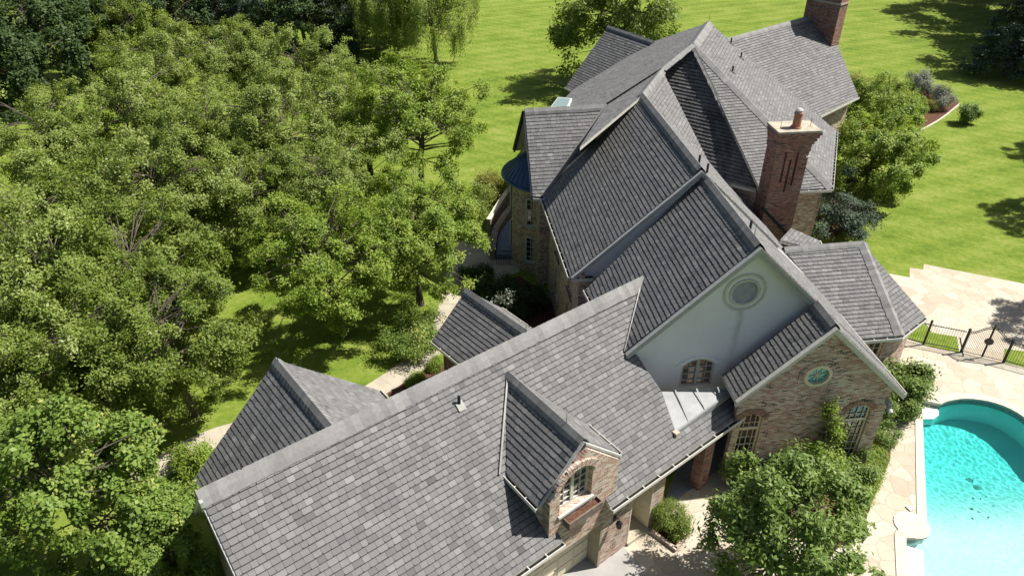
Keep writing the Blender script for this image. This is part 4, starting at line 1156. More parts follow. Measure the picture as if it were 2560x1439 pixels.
# white entry steps with dark non-slip studs, and the white bench by the inlet
mb = MB(); sA, sB = G(2264, 1351), G(2307, 1349); dv = (G(2266, 1600) - G(2263, 1344)).normalized(); du = Vector((-dv.y, dv.x, 0)); du = du if du.x > 0 else -du
mb.box(Vector((sA.x, sA.y, -.22)) - du * .22, du * .84, dv * 5, ZUP * -.8); pst = None
st_ = pb(mb, 'entry_step', M['white'])
for r in range(12):
    for c in range(3):
        p = sA + du * (.09 + c * .2) + dv * (.12 + r * .2); mb = MB()
        mb.tube([Vector((p.x, p.y, -.221)), Vector((p.x, p.y, -.208)), Vector((p.x, p.y, -.204))], [.028, .026, .016], 8); pb(mb, 'stud', M['tile'], st_)
mb = MB(); bA = G(2300, 1022)
pts = [bA + Vector((-.2, 1.0, 0)), bA + Vector((-.2, -.35, 0)), bA + Vector((.5, -.35, 0)), bA + Vector((.85, -.1, 0)), bA + Vector((.95, .15, 0)), bA + Vector((.85, 1.0, 0))]
mb.prism([Vector((p.x, p.y, -.235)) for p in pts], ZUP * -.6); pb(mb, 'bench', M['white'])
for px, py in ((2452, 1146), (2470, 1168)):
    p = G(px, py); mb = MB(); mb.tube([Vector((p.x, p.y, depth_at(p) + .01)), Vector((p.x, p.y, depth_at(p) + .05))], .14, 14); pb(mb, 'pool_drain', M['tile'])
for k in range(9):
    p = G(2440 + 110 * random.random(), 1190 + 90 * random.random()); mb = MB()
    a = random.random() * 6; mb.face([Vector((p.x, p.y, depth_at(p) + .015)) + Vector((math.cos(a + t) * r, math.sin(a + t) * r, .01 * (t > 3))) for t, r in ((0, .08), (1.6, .03), (3.1, .07), (4.7, .035))])
    tag(mb.build('fallen_leaf', M['bark'], uv=False), 'small dark leaf lying on the floor of the pool', 'leaf', 'leaves on the pool floor')
mb = MB(); p = G(2273, 1271); mb.cbox(p.x, p.y, .02, .16, .24, .05, 20); mb.cbox(p.x + .05, p.y - .05, .07, .1, .1, .03, 50)
tag(mb.build('folded_cloth', M['white'], uv=False), 'small white folded cloth lying on the flagstones beside the pool', 'cloth')
for o in COL.objects:
    if o.name.split('.')[0] in ('pool_shell', 'entry_step', 'stud', 'bench', 'pool_drain', 'fallen_leaf'): o.cycles.is_caustics_receiver = True
# left walkway, pale concrete, winding along the grove
wk = smooth([G(300, 1235), G(415, 1160), G(500, 1108), G(590, 1078), G(700, 1062), G(850, 1030), G(945, 975), G(1010, 930), G(1075, 880), G(1120, 800), G(1140, 700), G(1150, 625), G(1190, 590)], 2)
ww = .62; L_, R_ = [], []
for i, p in enumerate(wk):
    d = (wk[min(i + 1, len(wk) - 1)] - wk[max(i - 1, 0)]).normalized(); nn_ = Vector((-d.y, d.x, 0)); L_.append(p + nn_ * ww); R_.append(p - nn_ * ww)
mb = MB(); k = 0
for i in range(len(wk) - 1):
    f = .985 if i % 3 == 2 else 1.0
    a, b, c, d = R_[i], R_[i].lerp(R_[i + 1], f), L_[i].lerp(L_[i + 1], f), L_[i]
    mb.face([p + ZUP * .03 for p in (a, b, c, d)])
    for u, v in ((a, b), (c, d)): mb.face([v + ZUP * .03, u + ZUP * .03, u, v])
tag(mb.build('walkway', M['concrete']), kind='structure')
sheet('court_paving', [G(1120, 640), G(1200, 590), G(1290, 600), G(1300, 680), G(1180, 720), G(1120, 760)], .02, 'concrete')
# planting beds
bed = smooth([G(2240, 225), G(2330, 215), G(2398, 245), G(2395, 270), G(2350, 300), G(2300, 325), G(2250, 300)], 2, True)
sheet('mulch_bed', bed, .02, 'soil')
mb = MB(); ed = smooth([G(2398, 262), G(2352, 300), G(2296, 330), G(2270, 345)], 2)
for a, b in zip(ed, ed[1:]):
    d = (b - a); s = Vector((-d.y, d.x, 0)).normalized() * .06; mb.prism([a - s, b - s * 1.0, b + s, a + s], ZUP * .09)
tag(mb.build('bed_edging', M['coping'], uv=False), 'low curved stone edging along the mulch bed by the grey shrubs', 'edging')
sheet('mulch_bed', [G(2120, 520), G(2190, 510), G(2185, 525), G(2140, 545), G(2090, 590), G(2040, 600)], .02, 'soil')
sheet('planting_bed', [G(1840, 1160), G(1850, 1120), G(2180, 1110), G(2230, 1080), G(2225, 1150), G(2190, 1230), G(2150, 1330), G(2080, 1380), G(1930, 1290)], .02, 'soil')
sheet('planting_bed', [G(1160, 720), G(1300, 690), G(1440, 800), G(1330, 860), G(1230, 800)], .024, 'soil')
sheet('planting_bed', [G(1130, 900), G(1080, 915), G(965, 985), G(1000, 1000), G(1150, 930)], .034, 'soil')

# ------------------------------------------------------------------ walls, fence, gate, steps
def thing(name, loc, label, cat, group=None): return tag(empty(name, loc), label, cat, group)
def part(mb, name, m, parent, **k):
    o = mb.build(name, m, **k); o.parent = parent
    if parent.parent is None: o.matrix_parent_inverse = Matrix.Translation(-parent.location)
    return o
# iron fence with a double gate
F0, F1, F2, F3, F4 = G(2260, 850), G(2308, 861), G(2396, 879), G(2508, 906), G(2600, 931)
FH = 1.28
def panel(a, b, root, gap=.105):
    d = b - a; L = d.length; d.normalize(); mb = MB()
    for z in (.12, FH - .10): mb.box(a + ZUP * z - Vector((-d.y, d.x, 0)) * .015, d * L, Vector((-d.y, d.x, 0)) * .03, ZUP * .035)
    k = int(L / gap)
    for i in range(1, k): mb.tube([a + d * (L * i / k) + ZUP * .05, a + d * (L * i / k) + ZUP * FH], .0095, 4, cap=False)
    part(mb, 'panel', M['iron'], root, uv=False)
def post(p, root, h=FH + .12, w=.075):
    mb = MB(); mb.cbox(p.x, p.y, 0, w, w, h, 20); mb.cbox(p.x, p.y, h, w * 1.3, w * 1.3, .03, 20); mb.tube([p + ZUP * (h + .03), p + ZUP * (h + .09)], [.035, .008], 6); part(mb, 'post', M['iron'], root, uv=False)
fen = thing('iron_fence', F0, 'black wrought iron fence left of the gate, running from the house over the flagstones', 'fence')
panel(F0, F1, fen); panel(F1, F2, fen); post(F1, fen); post(F0 + Vector((.05, 0, 0)), fen)
mb = MB(); mb.tube([F2 + Vector((-.25, -.05, .9)), F2 + Vector((.05, -.35, .02))], .03, 6); part(mb, 'brace', M['iron'], fen, uv=False)
fen2 = thing('iron_fence', F3, 'black wrought iron fence right of the gate, running out of the picture', 'fence'); panel(F3, F4, fen2)
gate = thing('iron_gate', F2, 'black wrought iron double gate with an arched top and an eight sided lock plate', 'gate')
post(F2 + (F3 - F2).normalized() * .1, gate, 1.35, .09); post(F3, gate, 1.35, .09)
GA, GB = F2 + (F3 - F2).normalized() * .17, F3 - (F3 - F2).normalized() * .07
gm = (GA + GB) / 2
def gtop(f): return FH - .02 + .52 * math.sin(math.pi * f) ** 1.6
for a, b, fa, fb in ((GA, gm, 0, .5), (gm, GB, .5, 1)):
    mb = MB(); d = (b - a).normalized(); L = (b - a).length
    for i in range(12): mb.tube([a + d * (L * (i + .3) / 12) + ZUP * .06, a + d * (L * (i + .3) / 12) + ZUP * gtop(fa + (fb - fa) * (i + .3) / 12)], .0095, 4, cap=False)
    for dz in (0, -.11): mb.tube([a + d * (L * i / 10) + ZUP * (gtop(fa + (fb - fa) * i / 10) + dz) for i in range(11)], .016, 5)
    for i in range(9): mb.tube([a + d * (L * (i + .5) / 9 + .045 * math.cos(t)) + ZUP * (gtop(fa + (fb - fa) * (i + .5) / 9) - .055 + .045 * math.sin(t)) for t in (0, 1.05, 2.1, 3.14, 4.2, 5.25, 6.28)], .007, 4, cap=False)
    mb.tube([a + ZUP * .1, b + ZUP * .1], .018, 4)
    part(mb, 'gate_leaf', M['iron'], gate, uv=False)
gd_ = (GB - GA).normalized()
mb = MB(); mb.cbox(gm.x, gm.y, .05, .06, .06, gtop(.5) + .1, 20); part(mb, 'centre_post', M['iron'], gate, uv=False)
mb = MB(); mb.prism([gm + gd_ * .2 * math.cos(a) + ZUP * (.98 + .2 * math.sin(a)) + Vector((gd_.y, -gd_.x, 0)) * .04 for a in [math.pi / 8 + i * math.pi / 4 for i in range(8)]], Vector((gd_.y, -gd_.x, 0)) * .02); part(mb, 'lock_plate', M['iron'], gate, uv=False)
# parapet and steps down beside the round bay
pw = thing('stone_parapet', G(1245, 600), 'stone parapet wall with a pale cap beside the round brick bay', 'wall')
P0, P1_, P2_ = G(1226, 600), G(1222, 570) , G(1275, 500)
def lowwall(pts, h0, h1, th, m, name, root, capm=None):
    mb = MB(); cp = MB(); N_ = len(pts) - 1
    for i, (a, b) in enumerate(zip(pts, pts[1:])):
        d = (b - a).normalized(); s = Vector((-d.y, d.x, 0)) * th / 2; za, zb = h0 + (h1 - h0) * i / N_, h0 + (h1 - h0) * (i + 1) / N_
        e = d * .003
        mb.prism([a - s, b - s, b - s + ZUP * zb, a - s + ZUP * za], s * 2)
        cp.prism([a - s * 1.3 + ZUP * (za + .002), b - s * 1.3 + ZUP * (zb + .002), b - s * 1.3 + ZUP * (zb + .08), a - s * 1.3 + ZUP * (za + .08)], s * 2.6)
    part(mb, name, m, root); part(cp, 'coping', capm or M['coping'], root)
lowwall([G(1222, 585), G(1250, 540), G(1290, 480)], .95, 1.0, .22, M['rubble'], 'outer_wall', pw)
lowwall([G(1231, 650), G(1238, 600), G(1262, 560), G(1300, 520)], .6, .7, .28, M['rubble'], 'inner_wall', pw, M['rubble'])
mb = MB(); q = [G(1240, 648), G(1246, 600), G(1268, 566), G(1300, 540), G(1300, 650)]; mb.prism([p + ZUP * .32 for p in q], ZUP * -.32); part(mb, 'landing', M['slate'], pw)
rl_ = thing('iron_railing', G(1256, 662), 'short black iron railing at the foot of the round brick bay', 'railing')
a, b = G(1241, 662), G(1276, 664); mb = MB(); d = (b - a).normalized(); L = (b - a).length
for i in range(9): mb.tube([a + d * L * i / 8, a + d * L * i / 8 + ZUP * .95], .012, 4)
part(mb, 'baluster', M['iron'], rl_, uv=False); mb = MB(); mb.box(a + ZUP * .95 - d * .05, d * (L + .1), Vector((-d.y, d.x, 0)) * .04, ZUP * .03); part(mb, 'handrail', M['iron'], rl_, uv=False)
# brick edged bed with the clipped box
bx_ = [G(1632, 1322), G(1628, 1330), G(1688, 1376), G(1716, 1340), G(1690, 1310)]
mb = MB()
for a, b in zip(bx_[1:4], bx_[2:4]):
    d = (b - a).normalized(); s = Vector((-d.y, d.x, 0)) * .06; mb.prism([a - s, b - s + d * .05, b + s + d * .05, a + s], ZUP * .16)
tag(mb.build('brick_edging', M['brick']), 'low brick edging round the clipped box shrub by the garage', 'edging')
sheet('planting_bed', [G(1634, 1322), G(1632, 1332), G(1686, 1370), G(1712, 1340), G(1690, 1306)], .03, 'soil')

# ------------------------------------------------------------------ trees and shrubs
def leaf_mesh(name, centers, per, sig, size, m, up=.45, aspect=.55, seed=1, droop=0.0, tonejit=.14, ctone=None, flat=1.0, outward=None):
    """thousands of small leaf faces scattered round twig ends"""
    r = np.random.default_rng(seed); C = np.array([tuple(c) for c in centers]); n = len(C) * per
    idx = np.repeat(np.arange(len(C)), per)
    off = r.normal(0, 1, (n, 3)) * sig; off[:, 2] *= flat
    P = C[idx] + off
    if droop: P[:, 2] -= np.abs(r.normal(0, droop, n))
    nr = r.normal(0, .75, (n, 3)); nr[:, 2] = np.abs(nr[:, 2]) + up
    if outward is not None: nr += np.array([tuple(c) for c in outward])[idx] * .95
    nr /= np.linalg.norm(nr, axis=1)[:, None]
    t = np.cross(nr, r.normal(0, 1, (n, 3))); t /= np.linalg.norm(t, axis=1)[:, None]; b = np.cross(nr, t)
    s = size * r.uniform(.65, 1.3, n)[:, None]
    if droop: t[:, 2] -= .9; t /= np.linalg.norm(t, axis=1)[:, None]
    v = np.empty((n, 4, 3)); v[:, 0] = P - t * s * .5; v[:, 1] = P + b * s * aspect * .5 - t * s * .05; v[:, 2] = P + t * s * .5; v[:, 3] = P - b * s * aspect * .5 - t * s * .05
    me = bpy.data.meshes.new(name)
    me.vertices.add(n * 4); me.vertices.foreach_set('co', v.ravel())
    me.loops.add(n * 4); me.loops.foreach_set('vertex_index', np.arange(n * 4))
    me.polygons.add(n); me.polygons.foreach_set('loop_start', np.arange(n) * 4); me.polygons.foreach_set('loop_total', np.full(n, 4))
    ct = r.normal(.5, .13, len(C)) if ctone is None else np.array(ctone)
    tone = np.clip(ct[idx] + r.normal(0, tonejit, n), 0, 1)
    a = me.attributes.new('tone', 'FLOAT', 'FACE'); a.data.foreach_set('value', tone.astype(np.float32))
    me.materials.append(M[m]); me.update(); me.validate()
    return me
def crown_points(n, lobes, rnd, inner=.45, bough=7, br=.42):
    """twig ends gathered into leafy boughs over a crown made of several uneven lobes; returns ends and outward directions"""
    pts, out = [], []; wts = [l[3] ** 2 * l[4] for l in lobes]
    cz = sum(l[2] for l in lobes) / len(lobes); C = Vector((0, 0, cz))
    while len(pts) < n:
        l = rnd.choices(lobes, wts)[0]
        d = Vector((rnd.gauss(0, 1), rnd.gauss(0, 1), rnd.gauss(0, 1))).normalized()
        if d.z < -.5 and rnd.random() < .7: continue
        k = inner + (1 - inner) * rnd.random() ** .3
        c = Vector((l[0] + d.x * l[3] * k, l[1] + d.y * l[3] * k, l[2] + d.z * l[4] * k))
        R = br * rnd.uniform(.6, 1.4) * min(1.5, max(.5, l[3] / 1.6))
        for i in range(max(1, int(bough * rnd.uniform(.6, 1.3)))):
            e = Vector((rnd.gauss(0, 1), rnd.gauss(0, 1), rnd.gauss(0, .8))).normalized()
            if e.dot(d) < -.3: e = -e
            pts.append(c + e * R * rnd.uniform(.5, 1.0)); out.append((e * .8 + d * .5).normalized())
    return pts, out
def tree(kind, lobes, leafmat, seed, nc=200, per=90, sig=.26, size=.15, stems=3, spread=.7, base=.13, split=1.2, leafname='crown', branches=60, droop=0, twig=.018, aspect=.55, flat=1.0, inner=.45, bough=7, br=.42):
    """returns a tree at the origin: an Empty with a trunk and a crown"""
    rnd = random.Random(seed); root = empty(kind, (0, 0, 0))
    pts, outw = crown_points(nc, lobes, rnd, inner, bough, br)
    mb = MB(); joints = []
    top = max(l[2] + l[4] * .55 for l in lobes)
    for i in range(stems):
        a = 2 * math.pi * (i + rnd.random() * .4) / stems; sp = spread * rnd.uniform(.7, 1.2) if stems > 1 else .12
        p = Vector((math.cos(a) * .12 * (stems > 1), math.sin(a) * .12 * (stems > 1), -.05)); path = [p]
        lobe = lobes[i % len(lobes)]; tgt = Vector((lobe[0], lobe[1], min(top, lobe[2] + lobe[4] * .4)))
        for k in range(1, 8):
            f = k / 7; q = Vector((math.cos(a) * sp * f, math.sin(a) * sp * f, top * f * .85)) * (1 - f * .55) + tgt * (f * .55)
            q += Vector((rnd.uniform(-.12, .12), rnd.uniform(-.12, .12), 0)); path.append(q)
        rad = [base * (1.35 if k == 0 else 1) * (1 - .8 * k / 7) for k in range(8)]
        mb.tube(path, rad, 8); joints += [(path[k - 1].lerp(path[k], f), rad[k]) for k in range(3, 8) for f in (.2, .4, .6, .8, 1.0)]
    for q in rnd.sample(pts, min(branches, len(pts))):
        j, jr = min(joints, key=lambda e: (e[0] - q).length + max(0, e[0].z - q.z + .3) * 1.5 + rnd.random() * 1.3)
        m = j.lerp(q, .5) + Vector((rnd.uniform(-.3, .3), rnd.uniform(-.3, .3), rnd.uniform(-.15, .35)))
        mb.tube([j, m, q], [min(jr * .6, .07), twig * 1.6, twig * .5], 5, cap=False)
    t = mb.build('trunk', M['bark'], root, uv=False)
    zs = [p.z for p in pts]; z0, z1 = min(zs), max(zs)
    me = leaf_mesh(leafname, pts, per, sig, size, leafmat, seed=seed, droop=droop, aspect=aspect, flat=flat, outward=outw)
    o = bpy.data.objects.new(leafname, me); COL.objects.link(o); o.parent = root
    return root
used = set()
def put(proto, loc, label, cat, group=None, s=1.0, rz=None, sz=None):
    if id(proto) not in used and proto.name not in used: used.add(proto.name); o = proto
    else: o = copy_tree(proto)
    o.location = loc; o.rotation_euler = (0, 0, random.uniform(0, 6.28) if rz is None else rz); o.scale = (s, s, sz or s)
    for k in list(o.keys()): del o[k]
    return tag(o, label, cat, group)
def lob(rnd, r, zc, rz, n=6, k=.55):
    L = [(0, 0, zc, r * .75, rz)]
    for i in range(n):
        a = 2 * math.pi * (i + rnd.random() * .7) / n; d = r * k * rnd.uniform(.8, 1.15)
        L.append((math.cos(a) * d, math.sin(a) * d, zc + rnd.uniform(-.28, .3) * rz, r * rnd.uniform(.38, .56), rz * rnd.uniform(.45, .7)))
    return L
rr_ = random.Random(5)
# the grove left of the house: loose multi-stemmed trees
P = [tree('grove_tree', lob(rr_, 4.1, 5.0, 3.5, 9), 'leaf_olive', 11, nc=600, per=85, stems=3, sig=.15, size=.13, br=.55, bough=8, branches=110),
     tree('grove_tree', lob(rr_, 4.2, 5.3, 3.6, 10), 'leaf_olive', 12, nc=600, per=85, stems=2, sig=.15, size=.13, br=.58, bough=9, branches=110),
     tree('grove_tree', lob(rr_, 3.9, 4.8, 3.5, 9), 'leaf_mid', 13, nc=580, per=85, stems=3, sig=.15, size=.135, br=.55, bough=8, branches=110),
     tree('grove_tree', lob(rr_, 3.9, 4.9, 3.7, 9), 'leaf_yellow', 14, nc=600, per=85, stems=3, sig=.15, size=.135, br=.55, bough=8, branches=110)]
def ground_under(px, py, z): p = at(px, py, z); return Vector((p.x, p.y, 0))
grove = [  # pixel of the crown's middle, its height, tree kind, size, what sets it apart
    (1035, 300, 5.6, 3, 1.12, 'yellow green grove tree standing nearest the mown lawn'),
    (1035, 560, 4.8, 3, .86, 'bright yellow green tree leaning over the path towards the round brick bay'),
    (830, 640, 4.6, 3, .90, 'bright yellow green tree in front of the grove, left of the tree by the path'),
    (905, 250, 5.6, 0, .95, 'olive tree behind the yellow green grove tree by the lawn'),
    (770, 180, 5.6, 1, .98, 'olive tree at the back of the grove, left of the drooping willow'),
    (600, 140, 5.6, 0, 1.0, 'pale olive tree at the back of the grove, below the dark conifers'),
    (440, 175, 5.6, 1, 1.0, 'pale olive tree at the back of the grove, below the bright green tree'),
    (700, 330, 5.6, 1, 1.02, 'tall olive tree with bare grey limbs in the middle of the grove'),
    (520, 330, 5.6, 0, 1.0, 'olive tree in the middle of the grove, left of the one with bare grey limbs'),
    (330, 280, 5.6, 1, 1.0, 'olive tree in the left half of the grove, in front of the dark forest edge'),
    (150, 330, 5.6, 0, 1.02, 'pale olive tree at the far left of the grove, touching the dark broadleaf tree'),
    (860, 420, 5.4, 0, .92, 'olive tree behind the gap where the dark trunks show'),
    (620, 455, 5.2, 2, .86, 'mid green tree whose dark trunk shows above the shaded grass'),
    (420, 480, 5.4, 1, .96, 'olive tree left of the dark trunks, half way down the grove'),
    (240, 500, 5.4, 2, 1.0, 'mid green tree at the left of the grove, half way down'),
    (60, 540, 5.4, 0, 1.02, 'olive tree cut by the left edge of the picture, half way down'),
    (350, 660, 5.0, 2, .96, 'mid green tree with drooping boughs left of the trunk gap'),
    (130, 720, 5.0, 1, 1.0, 'olive tree at the left edge, above the shaded grass'),
    (420, 820, 4.6, 2, .86, 'mid green tree with its trunk in the shade nearest the pyramid roof'),
    (215, 880, 4.4, 2, .86, 'mid green tree behind the big fresh green maple'),
    (40, 900, 4.6, 0, .85, 'olive tree at the left edge behind the big maple'),
]
for px, py, z, k, s, lb in grove: put(P[k], ground_under(px, py, z), lb, 'tree', 'trees of the grove', s)
# forest edge at the top left
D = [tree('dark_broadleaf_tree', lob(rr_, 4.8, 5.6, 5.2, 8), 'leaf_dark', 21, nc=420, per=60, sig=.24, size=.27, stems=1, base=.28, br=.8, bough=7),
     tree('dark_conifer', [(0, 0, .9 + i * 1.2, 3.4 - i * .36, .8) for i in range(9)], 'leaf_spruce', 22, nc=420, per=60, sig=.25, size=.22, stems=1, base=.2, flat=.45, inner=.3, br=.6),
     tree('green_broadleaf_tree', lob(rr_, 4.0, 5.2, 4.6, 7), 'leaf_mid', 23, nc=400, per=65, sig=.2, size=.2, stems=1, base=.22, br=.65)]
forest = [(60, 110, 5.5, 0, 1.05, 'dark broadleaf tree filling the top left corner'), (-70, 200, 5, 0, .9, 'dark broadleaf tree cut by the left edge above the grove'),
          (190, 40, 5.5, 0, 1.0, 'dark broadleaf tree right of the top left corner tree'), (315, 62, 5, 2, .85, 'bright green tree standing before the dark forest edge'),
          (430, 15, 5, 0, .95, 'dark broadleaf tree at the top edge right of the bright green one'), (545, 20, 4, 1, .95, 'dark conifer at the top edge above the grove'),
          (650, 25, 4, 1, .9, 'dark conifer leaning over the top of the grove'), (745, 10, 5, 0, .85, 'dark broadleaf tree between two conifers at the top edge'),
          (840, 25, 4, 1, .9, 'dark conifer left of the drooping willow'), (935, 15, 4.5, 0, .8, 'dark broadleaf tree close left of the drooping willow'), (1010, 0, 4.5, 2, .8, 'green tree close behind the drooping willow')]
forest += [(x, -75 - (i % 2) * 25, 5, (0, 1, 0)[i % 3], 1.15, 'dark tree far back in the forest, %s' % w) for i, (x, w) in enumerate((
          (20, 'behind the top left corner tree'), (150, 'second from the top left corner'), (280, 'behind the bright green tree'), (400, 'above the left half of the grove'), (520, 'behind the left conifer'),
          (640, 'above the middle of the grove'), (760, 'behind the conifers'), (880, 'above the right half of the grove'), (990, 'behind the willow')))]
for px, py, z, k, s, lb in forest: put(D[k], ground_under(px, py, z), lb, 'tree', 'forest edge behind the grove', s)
wl_ = tree('willow_tree', lob(rr_, 3.6, 5.0, 3.6, 8), 'leaf_olive', 31, nc=520, per=70, sig=.13, size=.2, droop=.9, aspect=.26, stems=2)
put(wl_, ground_under(1085, 55, 4.4), 'drooping willow with hanging twigs at the edge of the lawn', 'tree', 'drooping willows by the lawn', 1.3)
put(wl_, ground_under(985, 45, 4.4), 'drooping willow set back between the grove and the one by the lawn', 'tree', 'drooping willows by the lawn', 1.15)
# tree behind the left wing
ht = tree('lawn_tree', lob(rr_, 3.8, 4.0, 3.9, 8), 'leaf_mid', 33, nc=480, per=70, sig=.2, size=.18, stems=2, base=.2, br=.65)
put(ht, ground_under(1555, 92, 4.5), 'dark green tree on the lawn behind the left far gable', 'tree', None, 1.55)
# conifer at the right edge, and trees beyond the picture that shade the lawn
put(D[1], ground_under(2540, 110, 3), 'dark conifer in shade at the right edge of the lawn', 'tree', 'forest edge behind the grove', 1.0)
for px, py, sc_, lb in ((2640, 30, 2.1, 'tall dark broadleaf tree at the top right corner shading the lawn'), (2500, -60, 2.0, 'tall dark broadleaf tree above the top right corner'),
                        (2360, -80, 1.9, 'tall dark broadleaf tree above the picture, right of the far chimney'), (2720, 80, 2.1, 'tall dark broadleaf tree beyond the top right corner'),
                        (2700, 150, 1.7, 'tall dark broadleaf tree right of the conifer beyond the picture'), (2590, -30, 2.1, 'tall dark broadleaf tree behind the corner tree'), (2560, 60, .8, 'dark broadleaf tree behind the conifer at the right edge')):
    put(D[0], G(px, py), lb, 'tree', 'trees shading the far lawn', sc_)
put(P[2], Vector((43.5, 52, 0)), 'mid green tree just right of the picture beside the lawn', 'tree', 'trees right of the picture', .8)
put(P[2], Vector((36.0, 42.0, 0)), 'mid green tree right of the picture above the terrace', 'tree', 'trees right of the picture', .8)
put(P[2], Vector((29.5, 30.5, 0)), 'mid green tree right of the picture by the terrace', 'tree', 'trees right of the picture', .7)
# right side garden
rt = tree('ornamental_tree', lob(rr_, 2.8, 2.25, 2.25, 9), 'leaf_yellow', 41, nc=420, per=70, sig=.13, size=.13, stems=3, base=.09)
put(rt, ground_under(2185, 400, 2.6), 'yellow green tree right of the big chimney', 'tree', 'yellow green trees by the right wing', 1.3)
put(rt, ground_under(2200, 270, 2.4), 'yellow green tree below the far right gutter', 'tree', 'yellow green trees by the right wing', 1.1)
put(rt, ground_under(2275, 250, 1.8), 'small yellow green tree beside the silver shrubs', 'tree', 'yellow green trees by the right wing', .58)
sp = tree('blue_spruce', [(0, 0, .7 + i * .55, 1.9 - i * .3, .45) for i in range(6)], 'leaf_spruce', 43, nc=200, per=70, sig=.17, size=.11, stems=1, base=.1, flat=.5, inner=.25)
put(sp, ground_under(2085, 520, 1.5), 'blue green spruce in shade behind the garden room roof', 'tree', None, 1.15)
def shrub(kind, r, h, leafmat, seed, nc=70, per=70, sig=.16, size=.09, **k):
    rnd = random.Random(seed); return tree(kind, lob(rnd, r, h * .52, h * .5, 5, .45), leafmat, seed, nc=nc, per=per, sig=sig, size=size, stems=4, spread=r * .4, base=.025, leafname='foliage', branches=25, twig=.008, inner=.3, br=.28, bough=5, **k)
gs = shrub('silver_shrub', 1.25, 1.7, 'leaf_grey', 51, nc=110, per=80)
put(gs, ground_under(2290, 205, .8), 'silver grey shrub at the back of the mulch bed', 'shrub', 'silver shrubs in the mulch bed', 1.1)
put(gs, ground_under(2362, 248, .8), 'silver grey shrub at the right end of the mulch bed', 'shrub', 'silver shrubs in the mulch bed', 1.05)
put(gs, ground_under(2325, 222, .8), 'silver grey shrub between two others in the mulch bed', 'shrub', 'silver shrubs in the mulch bed', .9)
bs = shrub('round_shrub', .95, 1.5, 'leaf_glossy', 52, nc=80, per=70, size=.15, aspect=.4)
put(bs, ground_under(2425, 288, .7), 'small round shrub alone on the lawn right of the mulch bed', 'shrub')
ys = shrub('yellow_shrub', 1.3, 1.5, 'leaf_rust', 53, nc=100, per=75, sig=.2)
put(ys, ground_under(2130, 330, .9), 'yellow tinged shrub against the right wing', 'shrub', 'yellow tinged shrubs', 1.2)
put(ys, ground_under(2330, 262, .5), 'low rusty yellow shrub under the silver shrubs', 'shrub', 'yellow tinged shrubs', .55)
put(ys, ground_under(2150, 215, 1.2), 'yellow shrub beside the far right gable end', 'shrub', 'yellow tinged shrubs', 1.3)
put(ys, G(1232, 500), 'yellow green shrub behind the stone parapet', 'shrub', 'yellow tinged shrubs', 1.15)
ws = shrub('flowering_shrub', .9, 1.4, 'leaf_mid', 54, nc=70, per=70)
put(ws, ground_under(2235, 215, .9), 'green shrub with white blossom behind the yellow green trees', 'shrub', 'green shrubs round the house', 1.0)
put(ws, ground_under(2160, 500, .8), 'green shrub at the foot of the yellow green tree by the chimney', 'shrub', 'green shrubs round the house', 1.3)
put(ws, ground_under(2225, 470, .8), 'green shrub on the lawn side of the yellow green tree by the chimney', 'shrub', 'green shrubs round the house', 1.2)
put(ws, ground_under(2115, 440, 1), 'green shrub against the wall below the right far gutter', 'shrub', 'green shrubs round the house', 1.5)
put(ws, G(1190, 545), 'green shrub left of the stone parapet', 'shrub', 'green shrubs round the house', 1.5)
put(ws, ground_under(2095, 290, 1), 'green shrub under the far right gutter', 'shrub', 'green shrubs round the house', 1.3)
# dark planting in the courtyard and a sapling catching the light
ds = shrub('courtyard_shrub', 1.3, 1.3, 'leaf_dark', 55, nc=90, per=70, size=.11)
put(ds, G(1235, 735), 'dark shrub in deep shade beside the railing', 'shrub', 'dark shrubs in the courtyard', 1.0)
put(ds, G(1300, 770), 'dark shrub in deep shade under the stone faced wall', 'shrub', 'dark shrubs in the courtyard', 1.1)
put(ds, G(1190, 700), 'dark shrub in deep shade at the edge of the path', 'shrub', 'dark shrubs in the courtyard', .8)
sa = tree('sapling', [(0, 0, 2.6, .45, .9), (.1, .1, 3.2, .3, .5)], 'leaf_grey', 56, nc=26, per=16, sig=.12, size=.13, stems=2, base=.02, branches=20, twig=.008, spread=.2)
put(sa, ground_under(1248, 745, 2.8), 'thin sapling with pale leaves rising out of the shaded courtyard', 'tree')
# left of the house
lh = shrub('light_green_shrub', 1.5, 1.6, 'leaf_maple', 57, nc=150, per=85, sig=.17, size=.09)
put(lh, G(1035, 868), 'rounded light green shrub between the lawn and the path', 'shrub', None, 1.12)
lb_ = shrub('path_shrub', 1.0, 1.0, 'leaf_yellow', 58, nc=90, per=70)
put(lb_, G(495, 1175), 'yellow green shrub at the foot of the pyramid roof', 'shrub', 'low plants along the path', 1.0)
put(lb_, G(1090, 920), 'low plant between the path and the garage ridge', 'shrub', 'low plants along the path', .5)
put(lb_, G(1040, 960), 'low plant beside the path, nearer the garage', 'shrub', 'low plants along the path', .5)
mp_ = tree('maple_tree', lob(rr_, 2.9, 4.4, 2.9, 7), 'leaf_maple', 61, nc=430, per=75, sig=.14, size=.15, stems=3, base=.08, aspect=.7, br=.42)
put(mp_, ground_under(215, 1290, 3.6), 'big fresh green maple in the bottom left corner with pale shoot tips', 'tree', None, 1.0)
put(mp_, ground_under(-40, 1240, 3.2), 'fresh green maple cut by the left edge behind the big one', 'tree', None, .85)
put(mp_, ground_under(420, 1400, 1.6), 'low fresh green maple beside the garage gable wall', 'tree', None, .62)
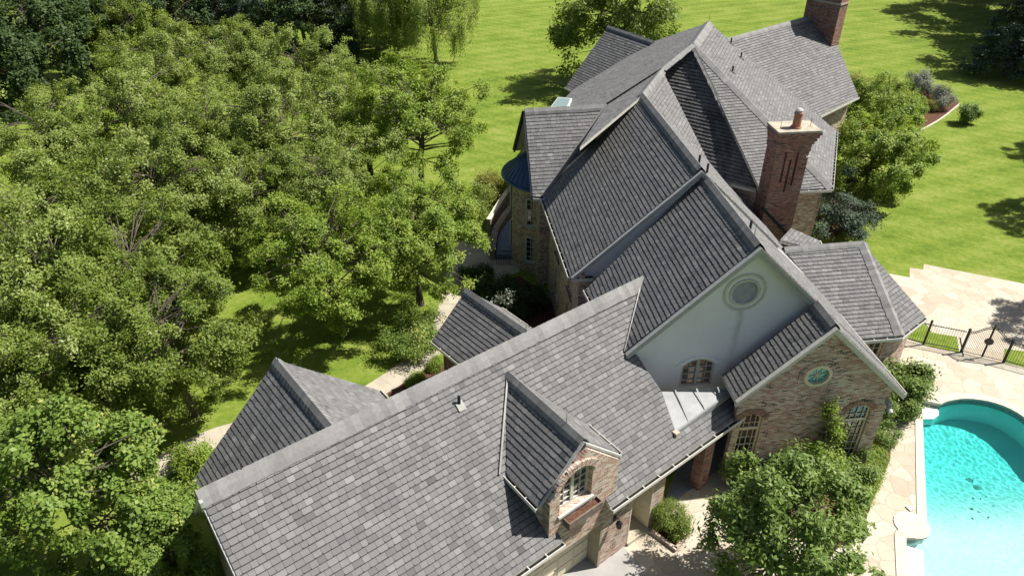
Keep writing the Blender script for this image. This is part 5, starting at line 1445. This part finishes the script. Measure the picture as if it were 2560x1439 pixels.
# court side
mg = tree('magnolia_tree', lob(rr_, 2.35, 2.7, 2.2, 7), 'leaf_glossy', 71, nc=620, per=34, sig=.13, size=.17, stems=2, base=.1, aspect=.42, br=.34)
put(mg, ground_under(1945, 1352, 2.5), 'glossy leaved evergreen tree in front of the brick gable', 'tree', None, 1.12, sz=1.16)
sl_ = tree('slender_tree', [(0, 0, 2.3, .75, 1.3), (.25, .1, 3.4, .45, .8), (-.3, 0, 1.6, .6, .8)], 'leaf_yellow', 72, nc=90, per=70, sig=.15, size=.10, stems=2, base=.035, spread=.3, twig=.01)
put(sl_, ground_under(2055, 1110, 2.2), 'slender light green tree against the brick gable wall', 'tree')
hs_ = shrub('hedge_bush', 1.1, 1.25, 'leaf_glossy', 73, nc=120, per=75, sig=.16, size=.12)
put(hs_, ground_under(2128, 1165, .5), 'bush under the right tall window of the brick gable', 'shrub', 'bushes round the brick gable', .9)
put(hs_, G(2205, 1100), 'small bush at the right corner of the brick gable', 'shrub', 'bushes round the brick gable', .62)
put(hs_, ground_under(2250, 945, 1.0), 'tall bush between the brick gable and the pool', 'shrub', 'bushes round the brick gable', 1.25)
put(hs_, ground_under(2232, 1000, .8), 'bush in front of the tall bush by the pool corner', 'shrub', 'bushes round the brick gable', .9)
put(hs_, ground_under(1880, 1170, .7), 'bush under the left tall window of the brick gable', 'shrub', 'bushes round the brick gable', .95)
put(hs_, ground_under(1990, 1150, .6), 'bush between the two tall windows of the brick gable', 'shrub', 'bushes round the brick gable', .95)
bh = [G(2200, 1120), G(2212, 1160), G(2190, 1215), G(2165, 1265), G(2140, 1310), G(2120, 1350)]
gc = MB(); rg_ = random.Random(4)
for k in range(2600):                                     # border of long grassy leaves
    f = rg_.random() * (len(bh) - 1.001); i = int(f); p = bh[i].lerp(bh[i + 1], f - i) + Vector((-abs(rg_.gauss(0, .35)), rg_.gauss(0, .12), 0))
    a = rg_.random() * 6.28; h = rg_.uniform(.22, .42); d = azv(math.degrees(a)); s = azv(math.degrees(a) + 90) * .012
    gc.face([p - s, p + s, p + s + d * h * .3 + ZUP * h, p - s + d * h * .3 + ZUP * h], rg_.random())
    gc.face([p - s + d * h * .3 + ZUP * h, p + s + d * h * .3 + ZUP * h, p + d * h * .85 + ZUP * h * .75], rg_.random())
tag(gc.build('border_grass', M['leaf_yellow'], uv=False), kind='stuff')
bxs = shrub('clipped_box', .78, 1.05, 'leaf_mid', 74, nc=150, per=80, sig=.10, size=.055)
put(bxs, G(1672, 1325), 'clipped round box shrub in the brick edged bed by the garage', 'shrub', None, 1.0)
